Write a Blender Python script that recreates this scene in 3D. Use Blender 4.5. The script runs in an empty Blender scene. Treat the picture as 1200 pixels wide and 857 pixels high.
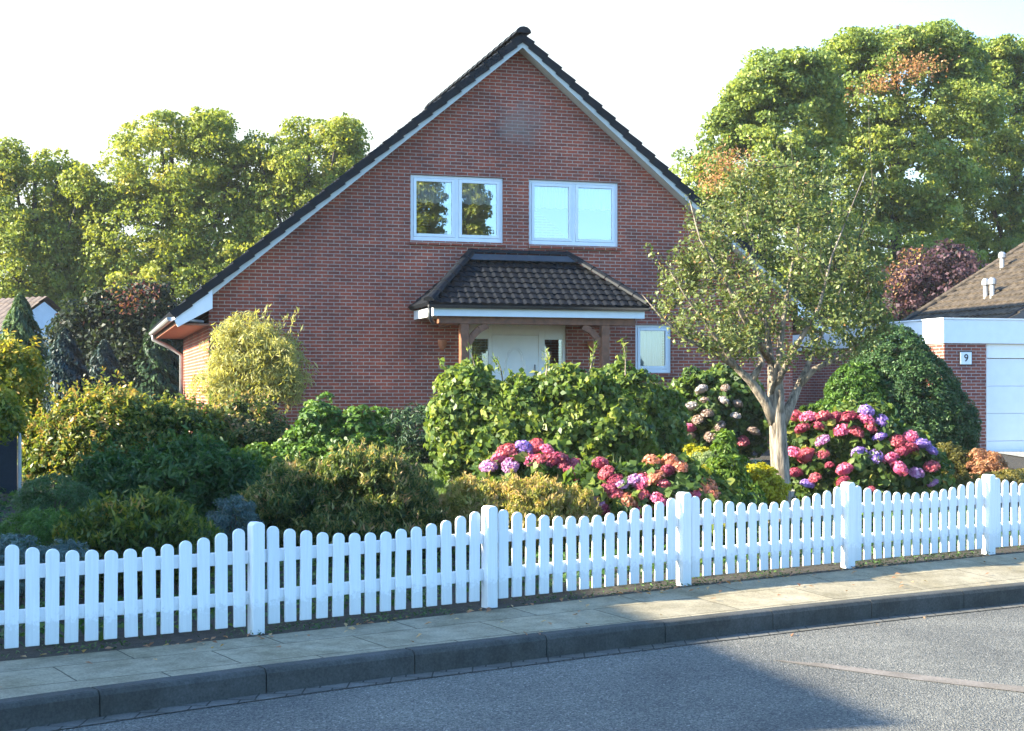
import bpy, bmesh, math, random
import numpy as np
from mathutils import Vector, Matrix

S = bpy.context.scene
COL = S.collection
R = math.radians

# ------------------------------------------------------------------ camera, sky, sun, exposure
EYE = 1.71          # eye height over the garden edge (z = 0 at the fence)
F = 1700.0          # focal length in photo pixels (1200 wide)
cd = bpy.data.cameras.new('camera')
cam = bpy.data.objects.new('camera', cd)
COL.objects.link(cam)
cam.location = (0, 0, EYE)
cam.rotation_euler = (R(90), 0, 0)
cd.sensor_width = 36.0
cd.lens = 36.0 * F / 1200.0
cd.shift_y = 26.5 / 1200.0
cd.clip_start = 0.1
cd.clip_end = 3000
S.camera = cam

SUN_AZ, SUN_EL = R(104.5), R(24.5)      # azimuth measured from +Y towards -X
sun_dir = Vector((-math.sin(SUN_AZ) * math.cos(SUN_EL), math.cos(SUN_AZ) * math.cos(SUN_EL), math.sin(SUN_EL)))
world = bpy.data.worlds.new('World')
S.world = world
world.use_nodes = True
wn = world.node_tree
sky = wn.nodes.new('ShaderNodeTexSky')
sky.sky_type = 'NISHITA'
sky.sun_disc = False
sky.sun_elevation = SUN_EL
sky.sun_rotation = -SUN_AZ
sky.air_density = 1.0
sky.dust_density = 1.0
sky.ozone_density = 3.0
bg = wn.nodes['Background']
bg.inputs['Strength'].default_value = 0.115
tint = wn.nodes.new('ShaderNodeMix')          # clear blue morning sky
tint.data_type = 'RGBA'; tint.blend_type = 'MULTIPLY'
tint.inputs[0].default_value = 1.0
tint.inputs[7].default_value = (.74, 1.0, 1.18, 1)
wn.links.new(sky.outputs[0], tint.inputs[6])
# thin white veil of high haze low in the sky on the sunny side, clearing towards the right and overhead
geo = wn.nodes.new('ShaderNodeTexCoord')
dot = wn.nodes.new('ShaderNodeVectorMath'); dot.operation = 'DOT_PRODUCT'
dot.inputs[1].default_value = (-.55, .83, -.55)
wn.links.new(geo.outputs['Generated'], dot.inputs[0])
vr = wn.nodes.new('ShaderNodeMapRange'); vr.interpolation_type = 'SMOOTHSTEP'
vr.inputs['From Min'].default_value = .33; vr.inputs['From Max'].default_value = .72
wn.links.new(dot.outputs['Value'], vr.inputs['Value'])
veil = wn.nodes.new('ShaderNodeMix'); veil.data_type = 'RGBA'
veil.inputs[7].default_value = (2.4, 2.65, 2.6, 1)
wn.links.new(vr.outputs[0], veil.inputs[0])
wn.links.new(tint.outputs[2], veil.inputs[6])
wn.links.new(veil.outputs[2], bg.inputs[0])
sl = bpy.data.lights.new('sun', 'SUN')
sl.energy = 5.0
sl.angle = R(0.4)
sl.color = (1.0, 0.91, 0.70)
so = bpy.data.objects.new('sun', sl)
COL.objects.link(so)
so.location = (-30, 30, 40)
so.rotation_euler = sun_dir.to_track_quat('Z', 'Y').to_euler()

S.view_settings.view_transform = 'Standard'
S.view_settings.look = 'None'
S.view_settings.gamma = 1.0
S.view_settings.use_curve_mapping = False
S.view_settings.exposure = 2.33
S.render.engine = 'CYCLES'
S.cycles.max_bounces = 7
S.cycles.diffuse_bounces = 4
S.cycles.glossy_bounces = 3
S.cycles.transmission_bounces = 4
S.cycles.transparent_max_bounces = 8
S.cycles.caustics_reflective = False
S.cycles.caustics_refractive = False
S.cycles.use_denoising = True

# ------------------------------------------------------------------ helpers
rng = np.random.default_rng(11)
random.seed(11)


def P(px, py, Y):
    return Vector(((px - 600) / F * Y, Y, EYE - (py - 455) / F * Y))


def G(px, py, z=0.0):
    Y = (EYE - z) * F / (py - 455)
    return Vector(((px - 600) / F * Y, Y, z))


def link(o, parent=None):
    COL.objects.link(o)
    if parent is not None:
        o.parent = parent
    return o


def tag(o, label=None, cat=None, group=None, kind=None):
    if label: o['label'] = label
    if cat: o['category'] = cat
    if group: o['group'] = group
    if kind: o['kind'] = kind
    return o


def empty(name, loc, rz=0.0, label=None, cat=None, group=None):
    o = bpy.data.objects.new(name, None)
    o.location = loc
    o.rotation_euler = (0, 0, rz)
    o.empty_display_size = 0.3
    link(o)
    return tag(o, label, cat, group)


class MB:
    """collects polygons in local coordinates, builds ONE mesh object"""
    def __init__(s):
        s.v, s.f = [], []

    def poly(s, pts):
        i = len(s.v)
        s.v += [tuple(p) for p in pts]
        s.f.append(list(range(i, i + len(pts))))

    def raw(s, pts, faces):
        i = len(s.v)
        s.v += [tuple(p) for p in pts]
        s.f += [[i + k for k in f] for f in faces]

    def box(s, x0, x1, y0, y1, z0, z1):
        s.raw([(x0, y0, z0), (x1, y0, z0), (x1, y1, z0), (x0, y1, z0), (x0, y0, z1), (x1, y0, z1), (x1, y1, z1), (x0, y1, z1)],
              [(0, 3, 2, 1), (4, 5, 6, 7), (0, 1, 5, 4), (1, 2, 6, 5), (2, 3, 7, 6), (3, 0, 4, 7)])
        return s

    def prism(s, poly, y0, y1):
        """polygon in x,z extruded along y"""
        n = len(poly)
        pts = [(x, y0, z) for x, z in poly] + [(x, y1, z) for x, z in poly]
        s.raw(pts, [list(range(n)), list(range(2 * n - 1, n - 1, -1))] +
              [[i, i + n, (i + 1) % n + n, (i + 1) % n] for i in range(n)])
        return s

    def beam(s, a, b, w, h):
        a, b = Vector(a), Vector(b)
        d = (b - a).normalized()
        up = Vector((0, 0, 1)) if abs(d.z) < .95 else Vector((0, 1, 0))
        r = d.cross(up).normalized() * w / 2
        u = r.cross(d).normalized() * h / 2
        pts = [a - r - u, a + r - u, a + r + u, a - r + u, b - r - u, b + r - u, b + r + u, b - r + u]
        s.raw(pts, [(0, 1, 2, 3), (7, 6, 5, 4), (0, 4, 5, 1), (1, 5, 6, 2), (2, 6, 7, 3), (3, 7, 4, 0)])
        return s

    def tube(s, path, radii, seg=8, cap=True):
        path = [Vector(p) for p in path]
        if not hasattr(radii, '__len__'): radii = [radii] * len(path)
        base = len(s.v)
        prev = None
        for i, p in enumerate(path):
            d = (path[min(i + 1, len(path) - 1)] - path[max(i - 1, 0)])
            if d.length < 1e-9: d = Vector((0, 0, 1))
            d.normalize()
            if prev is None:
                a = d.cross(Vector((0, 1, 0.01)))
                if a.length < .1: a = d.cross(Vector((1, 0, 0)))
            else:
                a = prev - d * prev.dot(d)
            a.normalize()
            prev = a
            b = d.cross(a)
            for k in range(seg):
                t = 2 * math.pi * k / seg
                s.v.append(tuple(p + (a * math.cos(t) + b * math.sin(t)) * radii[i]))
        for i in range(len(path) - 1):
            for k in range(seg):
                k2 = (k + 1) % seg
                s.f.append([base + i * seg + k, base + i * seg + k2, base + (i + 1) * seg + k2, base + (i + 1) * seg + k])
        if cap:
            s.f.append([base + k for k in range(seg - 1, -1, -1)])
            e = base + (len(path) - 1) * seg
            s.f.append([e + k for k in range(seg)])
        return s

    def build(s, name, mat, parent=None, smooth=False, bevel=0.0, loc=None):
        me = bpy.data.meshes.new(name)
        me.from_pydata(s.v, [], s.f)
        if bevel:
            bm = bmesh.new()
            bm.from_mesh(me)
            bmesh.ops.bevel(bm, geom=[e for e in bm.edges if len(e.link_faces) == 2 and e.calc_face_angle(0) > .6],
                            offset=bevel, segments=1, affect='EDGES', profile=.5, clamp_overlap=True)
            bm.to_mesh(me)
            bm.free()
        uv = me.uv_layers.new(name='UVMap')
        n = len(me.loops)
        co = np.empty(len(me.vertices) * 3); me.vertices.foreach_get('co', co); co = co.reshape(-1, 3)
        vi = np.empty(n, dtype=np.int32); me.loops.foreach_get('vertex_index', vi)
        nr = np.empty(len(me.polygons) * 3); me.polygons.foreach_get('normal', nr); nr = np.abs(nr.reshape(-1, 3))
        tot = np.empty(len(me.polygons), dtype=np.int32); me.polygons.foreach_get('loop_total', tot)
        ax = np.repeat(np.argmax(nr, axis=1), tot)
        c = co[vi]
        u = np.where(ax == 0, c[:, 1], c[:, 0])
        w = np.where(ax == 2, c[:, 1], c[:, 2])
        uv.data.foreach_set('uv', np.stack([u, w], 1).ravel())
        me.materials.append(mat)
        if smooth:
            me.polygons.foreach_set('use_smooth', [True] * len(me.polygons))
        o = bpy.data.objects.new(name, me)
        if loc is not None: o.location = loc
        return link(o, parent)


# ------------------------------------------------------------------ materials
def new_mat(name):
    m = bpy.data.materials.new(name)
    m.use_nodes = True
    nt = m.node_tree
    return m, nt, nt.nodes['Principled BSDF'], nt.nodes['Material Output']


def ramp(nt, stops, src=None, interp='LINEAR'):
    r = nt.nodes.new('ShaderNodeValToRGB')
    cr = r.color_ramp
    cr.interpolation = interp
    while len(cr.elements) < len(stops): cr.elements.new(0.5)
    for e, (p, c) in zip(cr.elements, stops):
        e.position = p
        e.color = (c[0], c[1], c[2], 1)
    if src is not None: nt.links.new(src, r.inputs[0])
    return r


def noise(nt, scale, detail=4, vec=None, rough=.55):
    n = nt.nodes.new('ShaderNodeTexNoise')
    n.inputs['Scale'].default_value = scale
    n.inputs['Detail'].default_value = detail
    n.inputs['Roughness'].default_value = rough
    if vec is not None: nt.links.new(vec, n.inputs['Vector'])
    return n


def coord(nt, kind='Object'):
    return nt.nodes.new('ShaderNodeTexCoord').outputs[kind]


def mix(nt, fac, a, b, mode='MIX'):
    m = nt.nodes.new('ShaderNodeMix')
    m.data_type = 'RGBA'
    m.blend_type = mode
    for sock, val in ((m.inputs[0], fac), (m.inputs[6], a), (m.inputs[7], b)):
        if isinstance(val, (int, float)): sock.default_value = val
        elif isinstance(val, tuple): sock.default_value = (*val, 1)
        else: nt.links.new(val, sock)
    return m.outputs[2]


def bump(nt, bsdf, height, strength=.3, dist=.01):
    b = nt.nodes.new('ShaderNodeBump')
    b.inputs['Strength'].default_value = strength
    b.inputs['Distance'].default_value = dist
    nt.links.new(height, b.inputs['Height'])
    nt.links.new(b.outputs[0], bsdf.inputs['Normal'])


def plain(name, col, rough=.5, var=.12, scale=6.0, metal=0.0, bmp=0.0, spec=.5):
    m, nt, b, out = new_mat(name)
    n = noise(nt, scale, 5, coord(nt))
    lo = tuple(c * (1 - var) for c in col); hi = tuple(min(1, c * (1 + var)) for c in col)
    r = ramp(nt, [(.3, lo), (.7, hi)], n.outputs[0])
    nt.links.new(r.outputs[0], b.inputs['Base Color'])
    b.inputs['Roughness'].default_value = rough
    b.inputs['Metallic'].default_value = metal
    b.inputs['Specular IOR Level'].default_value = spec
    if bmp:
        n2 = noise(nt, scale * 8, 4, coord(nt))
        bump(nt, b, n2.outputs[0], bmp, .01)
    return m


def brick_mat(name, c1, c2, mortar, stain=False):
    m, nt, b, out = new_mat(name)
    uv = coord(nt, 'UV')
    # a little wobble so the courses are not ruler straight
    nw = noise(nt, 9.0, 2, uv)
    wob = nt.nodes.new('ShaderNodeVectorMath'); wob.operation = 'MULTIPLY_ADD'
    nt.links.new(nw.outputs['Color'], wob.inputs[0])
    wob.inputs[1].default_value = (.008, .006, 0)
    nt.links.new(uv, wob.inputs[2])
    t = nt.nodes.new('ShaderNodeTexBrick')
    t.offset = .5
    t.inputs['Scale'].default_value = 1.0
    t.inputs['Brick Width'].default_value = .215
    t.inputs['Row Height'].default_value = .0625
    t.inputs['Mortar Size'].default_value = .0085
    t.inputs['Mortar Smooth'].default_value = .35
    t.inputs['Bias'].default_value = 0.0
    t.inputs['Color1'].default_value = (*c1, 1)
    t.inputs['Color2'].default_value = (*c2, 1)
    t.inputs['Mortar'].default_value = (*mortar, 1)
    nt.links.new(wob.outputs[0], t.inputs['Vector'])
    n1 = noise(nt, .9, 5, uv)
    n2 = noise(nt, 30, 3, uv)
    r1 = ramp(nt, [(.28, (.62, .66, .72)), (.72, (1.3, 1.2, 1.12))], n1.outputs[0])
    r2 = ramp(nt, [(.2, (.72, .72, .72)), (.8, (1.25, 1.2, 1.2))], n2.outputs[0])
    c = mix(nt, 1.0, t.outputs['Color'], r1.outputs[0], 'MULTIPLY')
    c = mix(nt, 1.0, c, r2.outputs[0], 'MULTIPLY')
    n5 = noise(nt, 4.5, 3, wob.outputs[0], .7)
    r5 = ramp(nt, [(.3, (.82, .85, .9)), (.55, (1, 1, 1)), (.75, (1.2, 1.1, 1.03))], n5.outputs[0])
    c = mix(nt, 1.0, c, r5.outputs[0], 'MULTIPLY')
    if stain:
        # pale weathered bloom high in the gable
        d = nt.nodes.new('ShaderNodeVectorMath'); d.operation = 'DISTANCE'
        nt.links.new(uv, d.inputs[0]); d.inputs[1].default_value = (.05, 6.65, 0)
        n3 = noise(nt, 3.0, 5, uv)
        a = nt.nodes.new('ShaderNodeMath'); a.operation = 'MULTIPLY_ADD'
        nt.links.new(n3.outputs[0], a.inputs[0]); a.inputs[1].default_value = .9
        nt.links.new(d.outputs['Value'], a.inputs[2])
        rm = ramp(nt, [(.5, (.5, .5, .5)), (1.55, (0, 0, 0))], a.outputs[0])
        c = mix(nt, rm.outputs[0], c, (.27, .225, .195))
    nt.links.new(c, b.inputs['Base Color'])
    b.inputs['Roughness'].default_value = .9
    b.inputs['Specular IOR Level'].default_value = .25
    inv = nt.nodes.new('ShaderNodeMath'); inv.operation = 'SUBTRACT'
    inv.inputs[0].default_value = 1.0
    nt.links.new(t.outputs['Fac'], inv.inputs[1])
    bump(nt, b, inv.outputs[0], .35, .008)
    return m


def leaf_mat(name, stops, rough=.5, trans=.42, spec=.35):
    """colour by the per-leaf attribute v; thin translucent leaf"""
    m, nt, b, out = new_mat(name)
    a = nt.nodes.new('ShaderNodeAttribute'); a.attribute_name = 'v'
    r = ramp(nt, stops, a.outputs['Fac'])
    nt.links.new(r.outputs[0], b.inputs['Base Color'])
    b.inputs['Roughness'].default_value = rough
    b.inputs['Specular IOR Level'].default_value = spec
    tr = nt.nodes.new('ShaderNodeBsdfTranslucent')
    tc = mix(nt, 1.0, r.outputs[0], (1.5, 1.45, .7), 'MULTIPLY')
    nt.links.new(tc, tr.inputs['Color'])
    mx = nt.nodes.new('ShaderNodeMixShader'); mx.inputs[0].default_value = trans
    nt.links.new(b.outputs[0], mx.inputs[1]); nt.links.new(tr.outputs[0], mx.inputs[2])
    nt.links.new(mx.outputs[0], out.inputs['Surface'])
    return m


M = {}
M['brick'] = brick_mat('house_brick', (.37, .088, .050), (.225, .066, .045), (.42, .32, .265), True)
M['brick_b'] = brick_mat('garage_brick', (.30, .085, .052), (.22, .065, .05), (.40, .35, .32))
M['white'] = plain('white_lacquer', (.78, .79, .80), .35, .03)
M['fence_white'] = plain('white_fence_paint', (.80, .81, .82), .45, .05, 9)
def make_fence_paint():
    m, nt, b, out = new_mat('white_fence_paint')
    c = coord(nt)
    sp = nt.nodes.new('ShaderNodeSeparateXYZ'); nt.links.new(c, sp.inputs[0])
    n = noise(nt, 5, 5, coord(nt, 'Generated'), .7)
    n = noise(nt, 26, 5, c, .75)
    mp = nt.nodes.new('ShaderNodeMapping'); mp.inputs['Scale'].default_value = (60, 60, 3); nt.links.new(c, mp.inputs[0])
    n2 = noise(nt, 1.0, 4, mp.outputs[0], .6)
    a = nt.nodes.new('ShaderNodeMath'); a.operation = 'MULTIPLY_ADD'      # splash dirt creeping up from the soil
    nt.links.new(n.outputs[0], a.inputs[0]); a.inputs[1].default_value = -.34; nt.links.new(sp.outputs['Z'], a.inputs[2])
    r = ramp(nt, [(-.0, (.28, .28, .28)), (.05, (0, 0, 0))], a.outputs[0])
    r2 = ramp(nt, [(.3, (.74, .75, .76)), (.6, (.82, .83, .83))], n2.outputs[0])
    cc = mix(nt, r.outputs[0], r2.outputs[0], (.34, .33, .26))
    nt.links.new(cc, b.inputs['Base Color'])
    b.inputs['Roughness'].default_value = .5
    bump(nt, b, n2.outputs[0], .15, .004)
    return m


M['fence_white'] = make_fence_paint()
M['cream'] = plain('cream_door_paint', (.88, .87, .83), .4, .03)
M['barge'] = plain('weathered_white_board', (.50, .49, .44), .6, .08, 5)
M['tile'] = plain('anthracite_tile', (.007, .0085, .012), .6, .4, 5, bmp=.2, spec=.2)
M['tile_brown'] = plain('brown_tile', (.072, .056, .042), .85, .6, 7, bmp=.6, spec=.2)
M['wood'] = plain('brown_stained_wood', (.20, .075, .035), .6, .3, 10)
M['zinc'] = plain('zinc_metal', (.42, .42, .42), .45, .15, 8, .6)
M['lead'] = plain('lead_flashing', (.06, .07, .085), .5, .15, 8, .3)
M['terracotta'] = plain('terracotta', (.42, .14, .06), .8, .15, 20)
M['dark_plastic'] = plain('dark_plastic', (.03, .032, .036), .5, .2, 20)
M['black_paint'] = plain('black_paint', (.012, .013, .018), .5, .1, 20)
M['dark_mesh'] = plain('dark_blue_shade_cloth', (.008, .013, .02), .8, .25, 30)
M['plaster'] = plain('white_plaster', (.72, .73, .75), .85, .06, 4)
M['bark'] = None
M['corrug'] = plain('brown_corrugated_sheet', (.13, .095, .075), .75, .3, 5)
M['interior'] = plain('room_wall_paint', (.35, .33, .30), .9, .06, 3)


def make_glass(name, refl=.4, tint=(.8, .85, .85)):
    m, nt, b, out = new_mat(name)
    g = nt.nodes.new('ShaderNodeBsdfGlossy'); g.inputs['Roughness'].default_value = .004
    g.inputs['Color'].default_value = (.93, .96, 1, 1)
    n = noise(nt, .9, 2, coord(nt))
    bp = nt.nodes.new('ShaderNodeBump'); bp.inputs['Strength'].default_value = .06; bp.inputs['Distance'].default_value = .02
    nt.links.new(n.outputs[0], bp.inputs['Height']); nt.links.new(bp.outputs[0], g.inputs['Normal'])
    t = nt.nodes.new('ShaderNodeBsdfTransparent'); t.inputs['Color'].default_value = (*tint, 1)
    mx = nt.nodes.new('ShaderNodeMixShader'); mx.inputs[0].default_value = refl
    nt.links.new(t.outputs[0], mx.inputs[1]); nt.links.new(g.outputs[0], mx.inputs[2])
    nt.links.new(mx.outputs[0], out.inputs['Surface'])
    return m


M['glass'] = make_glass('window_glass', .45, (.9, .93, .93))
M['glass_low'] = make_glass('door_glass', .30)


def make_curtain():
    m, nt, b, out = new_mat('net_curtain_cloth')
    w = nt.nodes.new('ShaderNodeTexWave'); w.inputs['Scale'].default_value = 9; w.inputs['Distortion'].default_value = 1.2
    nt.links.new(coord(nt), w.inputs['Vector'])
    r = ramp(nt, [(0, (.6, .6, .6)), (1, (.85, .85, .85))], w.outputs[0])
    nt.links.new(r.outputs[0], b.inputs['Base Color'])
    b.inputs['Roughness'].default_value = .9
    tr = nt.nodes.new('ShaderNodeBsdfTranslucent'); tr.inputs[0].default_value = (.8, .8, .8, 1)
    mx = nt.nodes.new('ShaderNodeMixShader'); mx.inputs[0].default_value = .4
    nt.links.new(b.outputs[0], mx.inputs[1]); nt.links.new(tr.outputs[0], mx.inputs[2])
    nt.links.new(mx.outputs[0], out.inputs['Surface'])
    return m


M['curtain'] = make_curtain()


def make_bark(name, c1, c2, sc=1.0):
    m, nt, b, out = new_mat(name)
    mp = nt.nodes.new('ShaderNodeMapping'); mp.inputs['Scale'].default_value = (22 * sc, 22 * sc, 4 * sc)
    nt.links.new(coord(nt), mp.inputs[0])
    n = noise(nt, 1.0, 6, mp.outputs[0], .65)
    r = ramp(nt, [(.36, c1), (.47, tuple(.55 * x for x in c2)), (.6, c2)], n.outputs[0])
    nt.links.new(r.outputs[0], b.inputs['Base Color'])
    b.inputs['Roughness'].default_value = .9
    bump(nt, b, n.outputs[0], 1.0, .03)
    return m


M['bark'] = make_bark('grey_beige_bark', (.05, .038, .028), (.33, .265, .20))
M['bark_dark'] = make_bark('dark_bark', (.03, .024, .018), (.09, .07, .05), .4)


def make_asphalt():
    m, nt, b, out = new_mat('road_asphalt')
    c = coord(nt)
    v = nt.nodes.new('ShaderNodeTexVoronoi'); v.inputs['Scale'].default_value = 95
    nt.links.new(c, v.inputs['Vector'])
    n1 = noise(nt, 160, 3, c); n2 = noise(nt, .8, 5, c)
    r = ramp(nt, [(0, (.035, .037, .036)), (.5, (.125, .121, .106)), (.85, (.20, .19, .165)), (1, (.38, .36, .31))], v.outputs['Color'])
    r2 = ramp(nt, [(.3, (.68, .68, .70)), (.7, (1.22, 1.2, 1.18))], n2.outputs[0])
    r3 = ramp(nt, [(.3, (.6, .6, .6)), (.7, (1.4, 1.4, 1.4))], n1.outputs[0])
    cc = mix(nt, 1.0, r.outputs[0], r2.outputs[0], 'MULTIPLY')
    cc = mix(nt, 1.0, cc, r3.outputs[0], 'MULTIPLY')
    nt.links.new(cc, b.inputs['Base Color'])
    b.inputs['Roughness'].default_value = .85
    b.inputs['Specular IOR Level'].default_value = .3
    bump(nt, b, v.outputs['Distance'], .8, .012)
    return m


def make_concrete(name, base, joints=None, dirt=(.5, .48, .42)):
    m, nt, b, out = new_mat(name)
    c = coord(nt)
    n1 = noise(nt, 1.3, 6, c, .65); n2 = noise(nt, 60, 4, c, .7); n3 = noise(nt, 5.0, 5, c, .7)
    r1 = ramp(nt, [(.3, tuple(base[k] * dirt[k] * 1.3 for k in range(3))), (.65, base)], n1.outputs[0])
    r2 = ramp(nt, [(.25, (.6, .6, .6)), (.75, (1.25, 1.25, 1.25))], n2.outputs[0])
    r3 = ramp(nt, [(.35, (.72, .72, .70)), (.6, (1.05, 1.05, 1.05))], n3.outputs[0])
    cc = mix(nt, 1.0, r1.outputs[0], r2.outputs[0], 'MULTIPLY')
    cc = mix(nt, 1.0, cc, r3.outputs[0], 'MULTIPLY')
    if joints:
        t = nt.nodes.new('ShaderNodeTexBrick')
        t.inputs['Scale'].default_value = 1.0
        t.inputs['Brick Width'].default_value = joints[0]
        t.inputs['Row Height'].default_value = joints[1]
        t.inputs['Mortar Size'].default_value = .006
        t.inputs['Mortar Smooth'].default_value = .2
        t.inputs['Color1'].default_value = (.92, .92, .92, 1)
        t.inputs['Color2'].default_value = (1.1, 1.08, 1.05, 1)
        t.inputs['Mortar'].default_value = (.28, .27, .24, 1)
        wv = noise(nt, 6, 2, c)
        ma = nt.nodes.new('ShaderNodeVectorMath'); ma.operation = 'MULTIPLY_ADD'
        nt.links.new(wv.outputs['Color'], ma.inputs[0]); ma.inputs[1].default_value = (.012, .012, 0); nt.links.new(c, ma.inputs[2])
        nt.links.new(ma.outputs[0], t.inputs['Vector'])
        cc = mix(nt, 1.0, cc, t.outputs['Color'], 'MULTIPLY')
    nt.links.new(cc, b.inputs['Base Color'])
    b.inputs['Roughness'].default_value = .9
    b.inputs['Specular IOR Level'].default_value = .25
    bump(nt, b, n2.outputs[0], .45, .008)
    return m


def make_soil(name, cols, scale=14):
    m, nt, b, out = new_mat(name)
    c = coord(nt)
    n = noise(nt, scale, 6, c, .75)
    r = ramp(nt, [(.3, cols[0]), (.5, cols[1]), (.68, cols[2])], n.outputs[0])
    nt.links.new(r.outputs[0], b.inputs['Base Color'])
    b.inputs['Roughness'].default_value = .95
    bump(nt, b, n.outputs[0], .8, .05)
    return m


M['asphalt'] = make_asphalt()
M['seam'] = make_concrete('road_seam_tar_chalk', (.22, .19, .17))
M['slabs'] = make_concrete('pavement_slabs', (.34, .295, .21), (1.02, .52))
M['kerb'] = make_concrete('kerb_concrete', (.075, .076, .072))
M['gutter'] = make_concrete('gutter_stones', (.16, .155, .145), (.17, .17))
M['paving'] = make_concrete('drive_paving', (.42, .41, .39), (.2, .1))
M['soil'] = make_soil('garden_soil', [(.014, .011, .008), (.035, .027, .018), (.06, .05, .03)])
M['lawn'] = make_soil('lawn_turf', [(.05, .09, .018), (.08, .14, .03), (.12, .18, .05)], 30)
M['sand'] = make_soil('pale_sandy_path', [(.30, .23, .15), (.40, .32, .22), (.50, .41, .30)], 20)

# ------------------------------------------------------------------ leaf clouds (numpy)
def unit(a):
    return a / np.maximum(np.linalg.norm(a, axis=1, keepdims=True), 1e-9)


def leaf_object(name, c, n, size, aspect, v, mat, parent=None, along=None, along_w=0.0, fold=.18, extra=None, jitter=.35):
    """each leaf is a folded four-cornered blade; v is its colour value"""
    N = len(c)
    c = np.asarray(c, float); n = unit(np.asarray(n, float))
    r = rng.normal(size=(N, 3))
    if along is not None: r = r * (1 - along_w) + np.asarray(along) * along_w * 1.6
    a = unit(r - n * np.sum(r * n, axis=1, keepdims=True))
    b = np.cross(n, a)
    sz = np.full(N, size)
    if extra is not None: sz = np.where(extra < 0, np.maximum(-extra, size), size)
    L = (sz * (1 + jitter * rng.uniform(-1, 1, N)))[:, None]
    W = L * aspect
    o = origin_of(parent)
    c = c - o
    p0 = c - a * L * .5
    p2 = c + a * L * .5 - n * L * fold * .6
    p1 = c + b * W * .5 + n * L * fold * .4 - a * L * .06
    p3 = c - b * W * .5 + n * L * fold * .4 - a * L * .06
    V = np.stack([p0, p1, p2, p3], 1).reshape(-1, 3)
    vv = np.repeat(np.clip(v, 0, 1), 4)
    idx = np.arange(N * 4, dtype=np.int32)
    me = bpy.data.meshes.new(name)
    me.vertices.add(len(V)); me.vertices.foreach_set('co', V.ravel())
    loops = idx; starts = np.arange(0, N * 4, 4, dtype=np.int32)
    me.loops.add(len(loops)); me.loops.foreach_set('vertex_index', loops.astype(np.int32))
    me.polygons.add(len(starts)); me.polygons.foreach_set('loop_start', starts.astype(np.int32))
    me.update(calc_edges=True)
    at = me.attributes.new('v', 'FLOAT', 'POINT')
    at.data.foreach_set('value', vv.astype(np.float32))
    me.materials.append(mat)
    ob = bpy.data.objects.new(name, me)
    link(ob, parent)
    if parent is None:
        pass
    return ob


def origin_of(parent):
    return np.zeros(3) if parent is None else np.array(parent.location)


def terrain_z(x, y):
    n = (x + 1.81) * .5344 - (y - 10.2) * .8453      # metres towards the street from the fence line
    s = (x + 1.81) * .8453 + (y - 10.2) * .5344      # metres along the fence
    t = np.clip((-n - 1.0) / 10.0, 0, 1)
    return .5 * t * t * (3 - 2 * t) + rise(s) * np.clip(1 + n / 6.0, 0, 1)


def rise(s):
    return np.interp(s, [-4, 0, 1.92, 3.84, 5.75, 7.7, 12], [0, 0, .03, .062, .08, .09, .09])


def ico(sub=2):
    bm = bmesh.new()
    bmesh.ops.create_icosphere(bm, subdivisions=sub, radius=1)
    v = np.array([x.co[:] for x in bm.verts]); f = np.array([[w.index for w in x.verts] for x in bm.faces])
    bm.free()
    return v, f


ICO_V, ICO_F = ico(3)


def lobe_px(px, py, rx, ry, Y, dep=.85):
    c = P(px, py, Y)
    return (c.x, c.y, c.z, rx / F * Y, rx / F * Y * dep, ry / F * Y)


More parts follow.
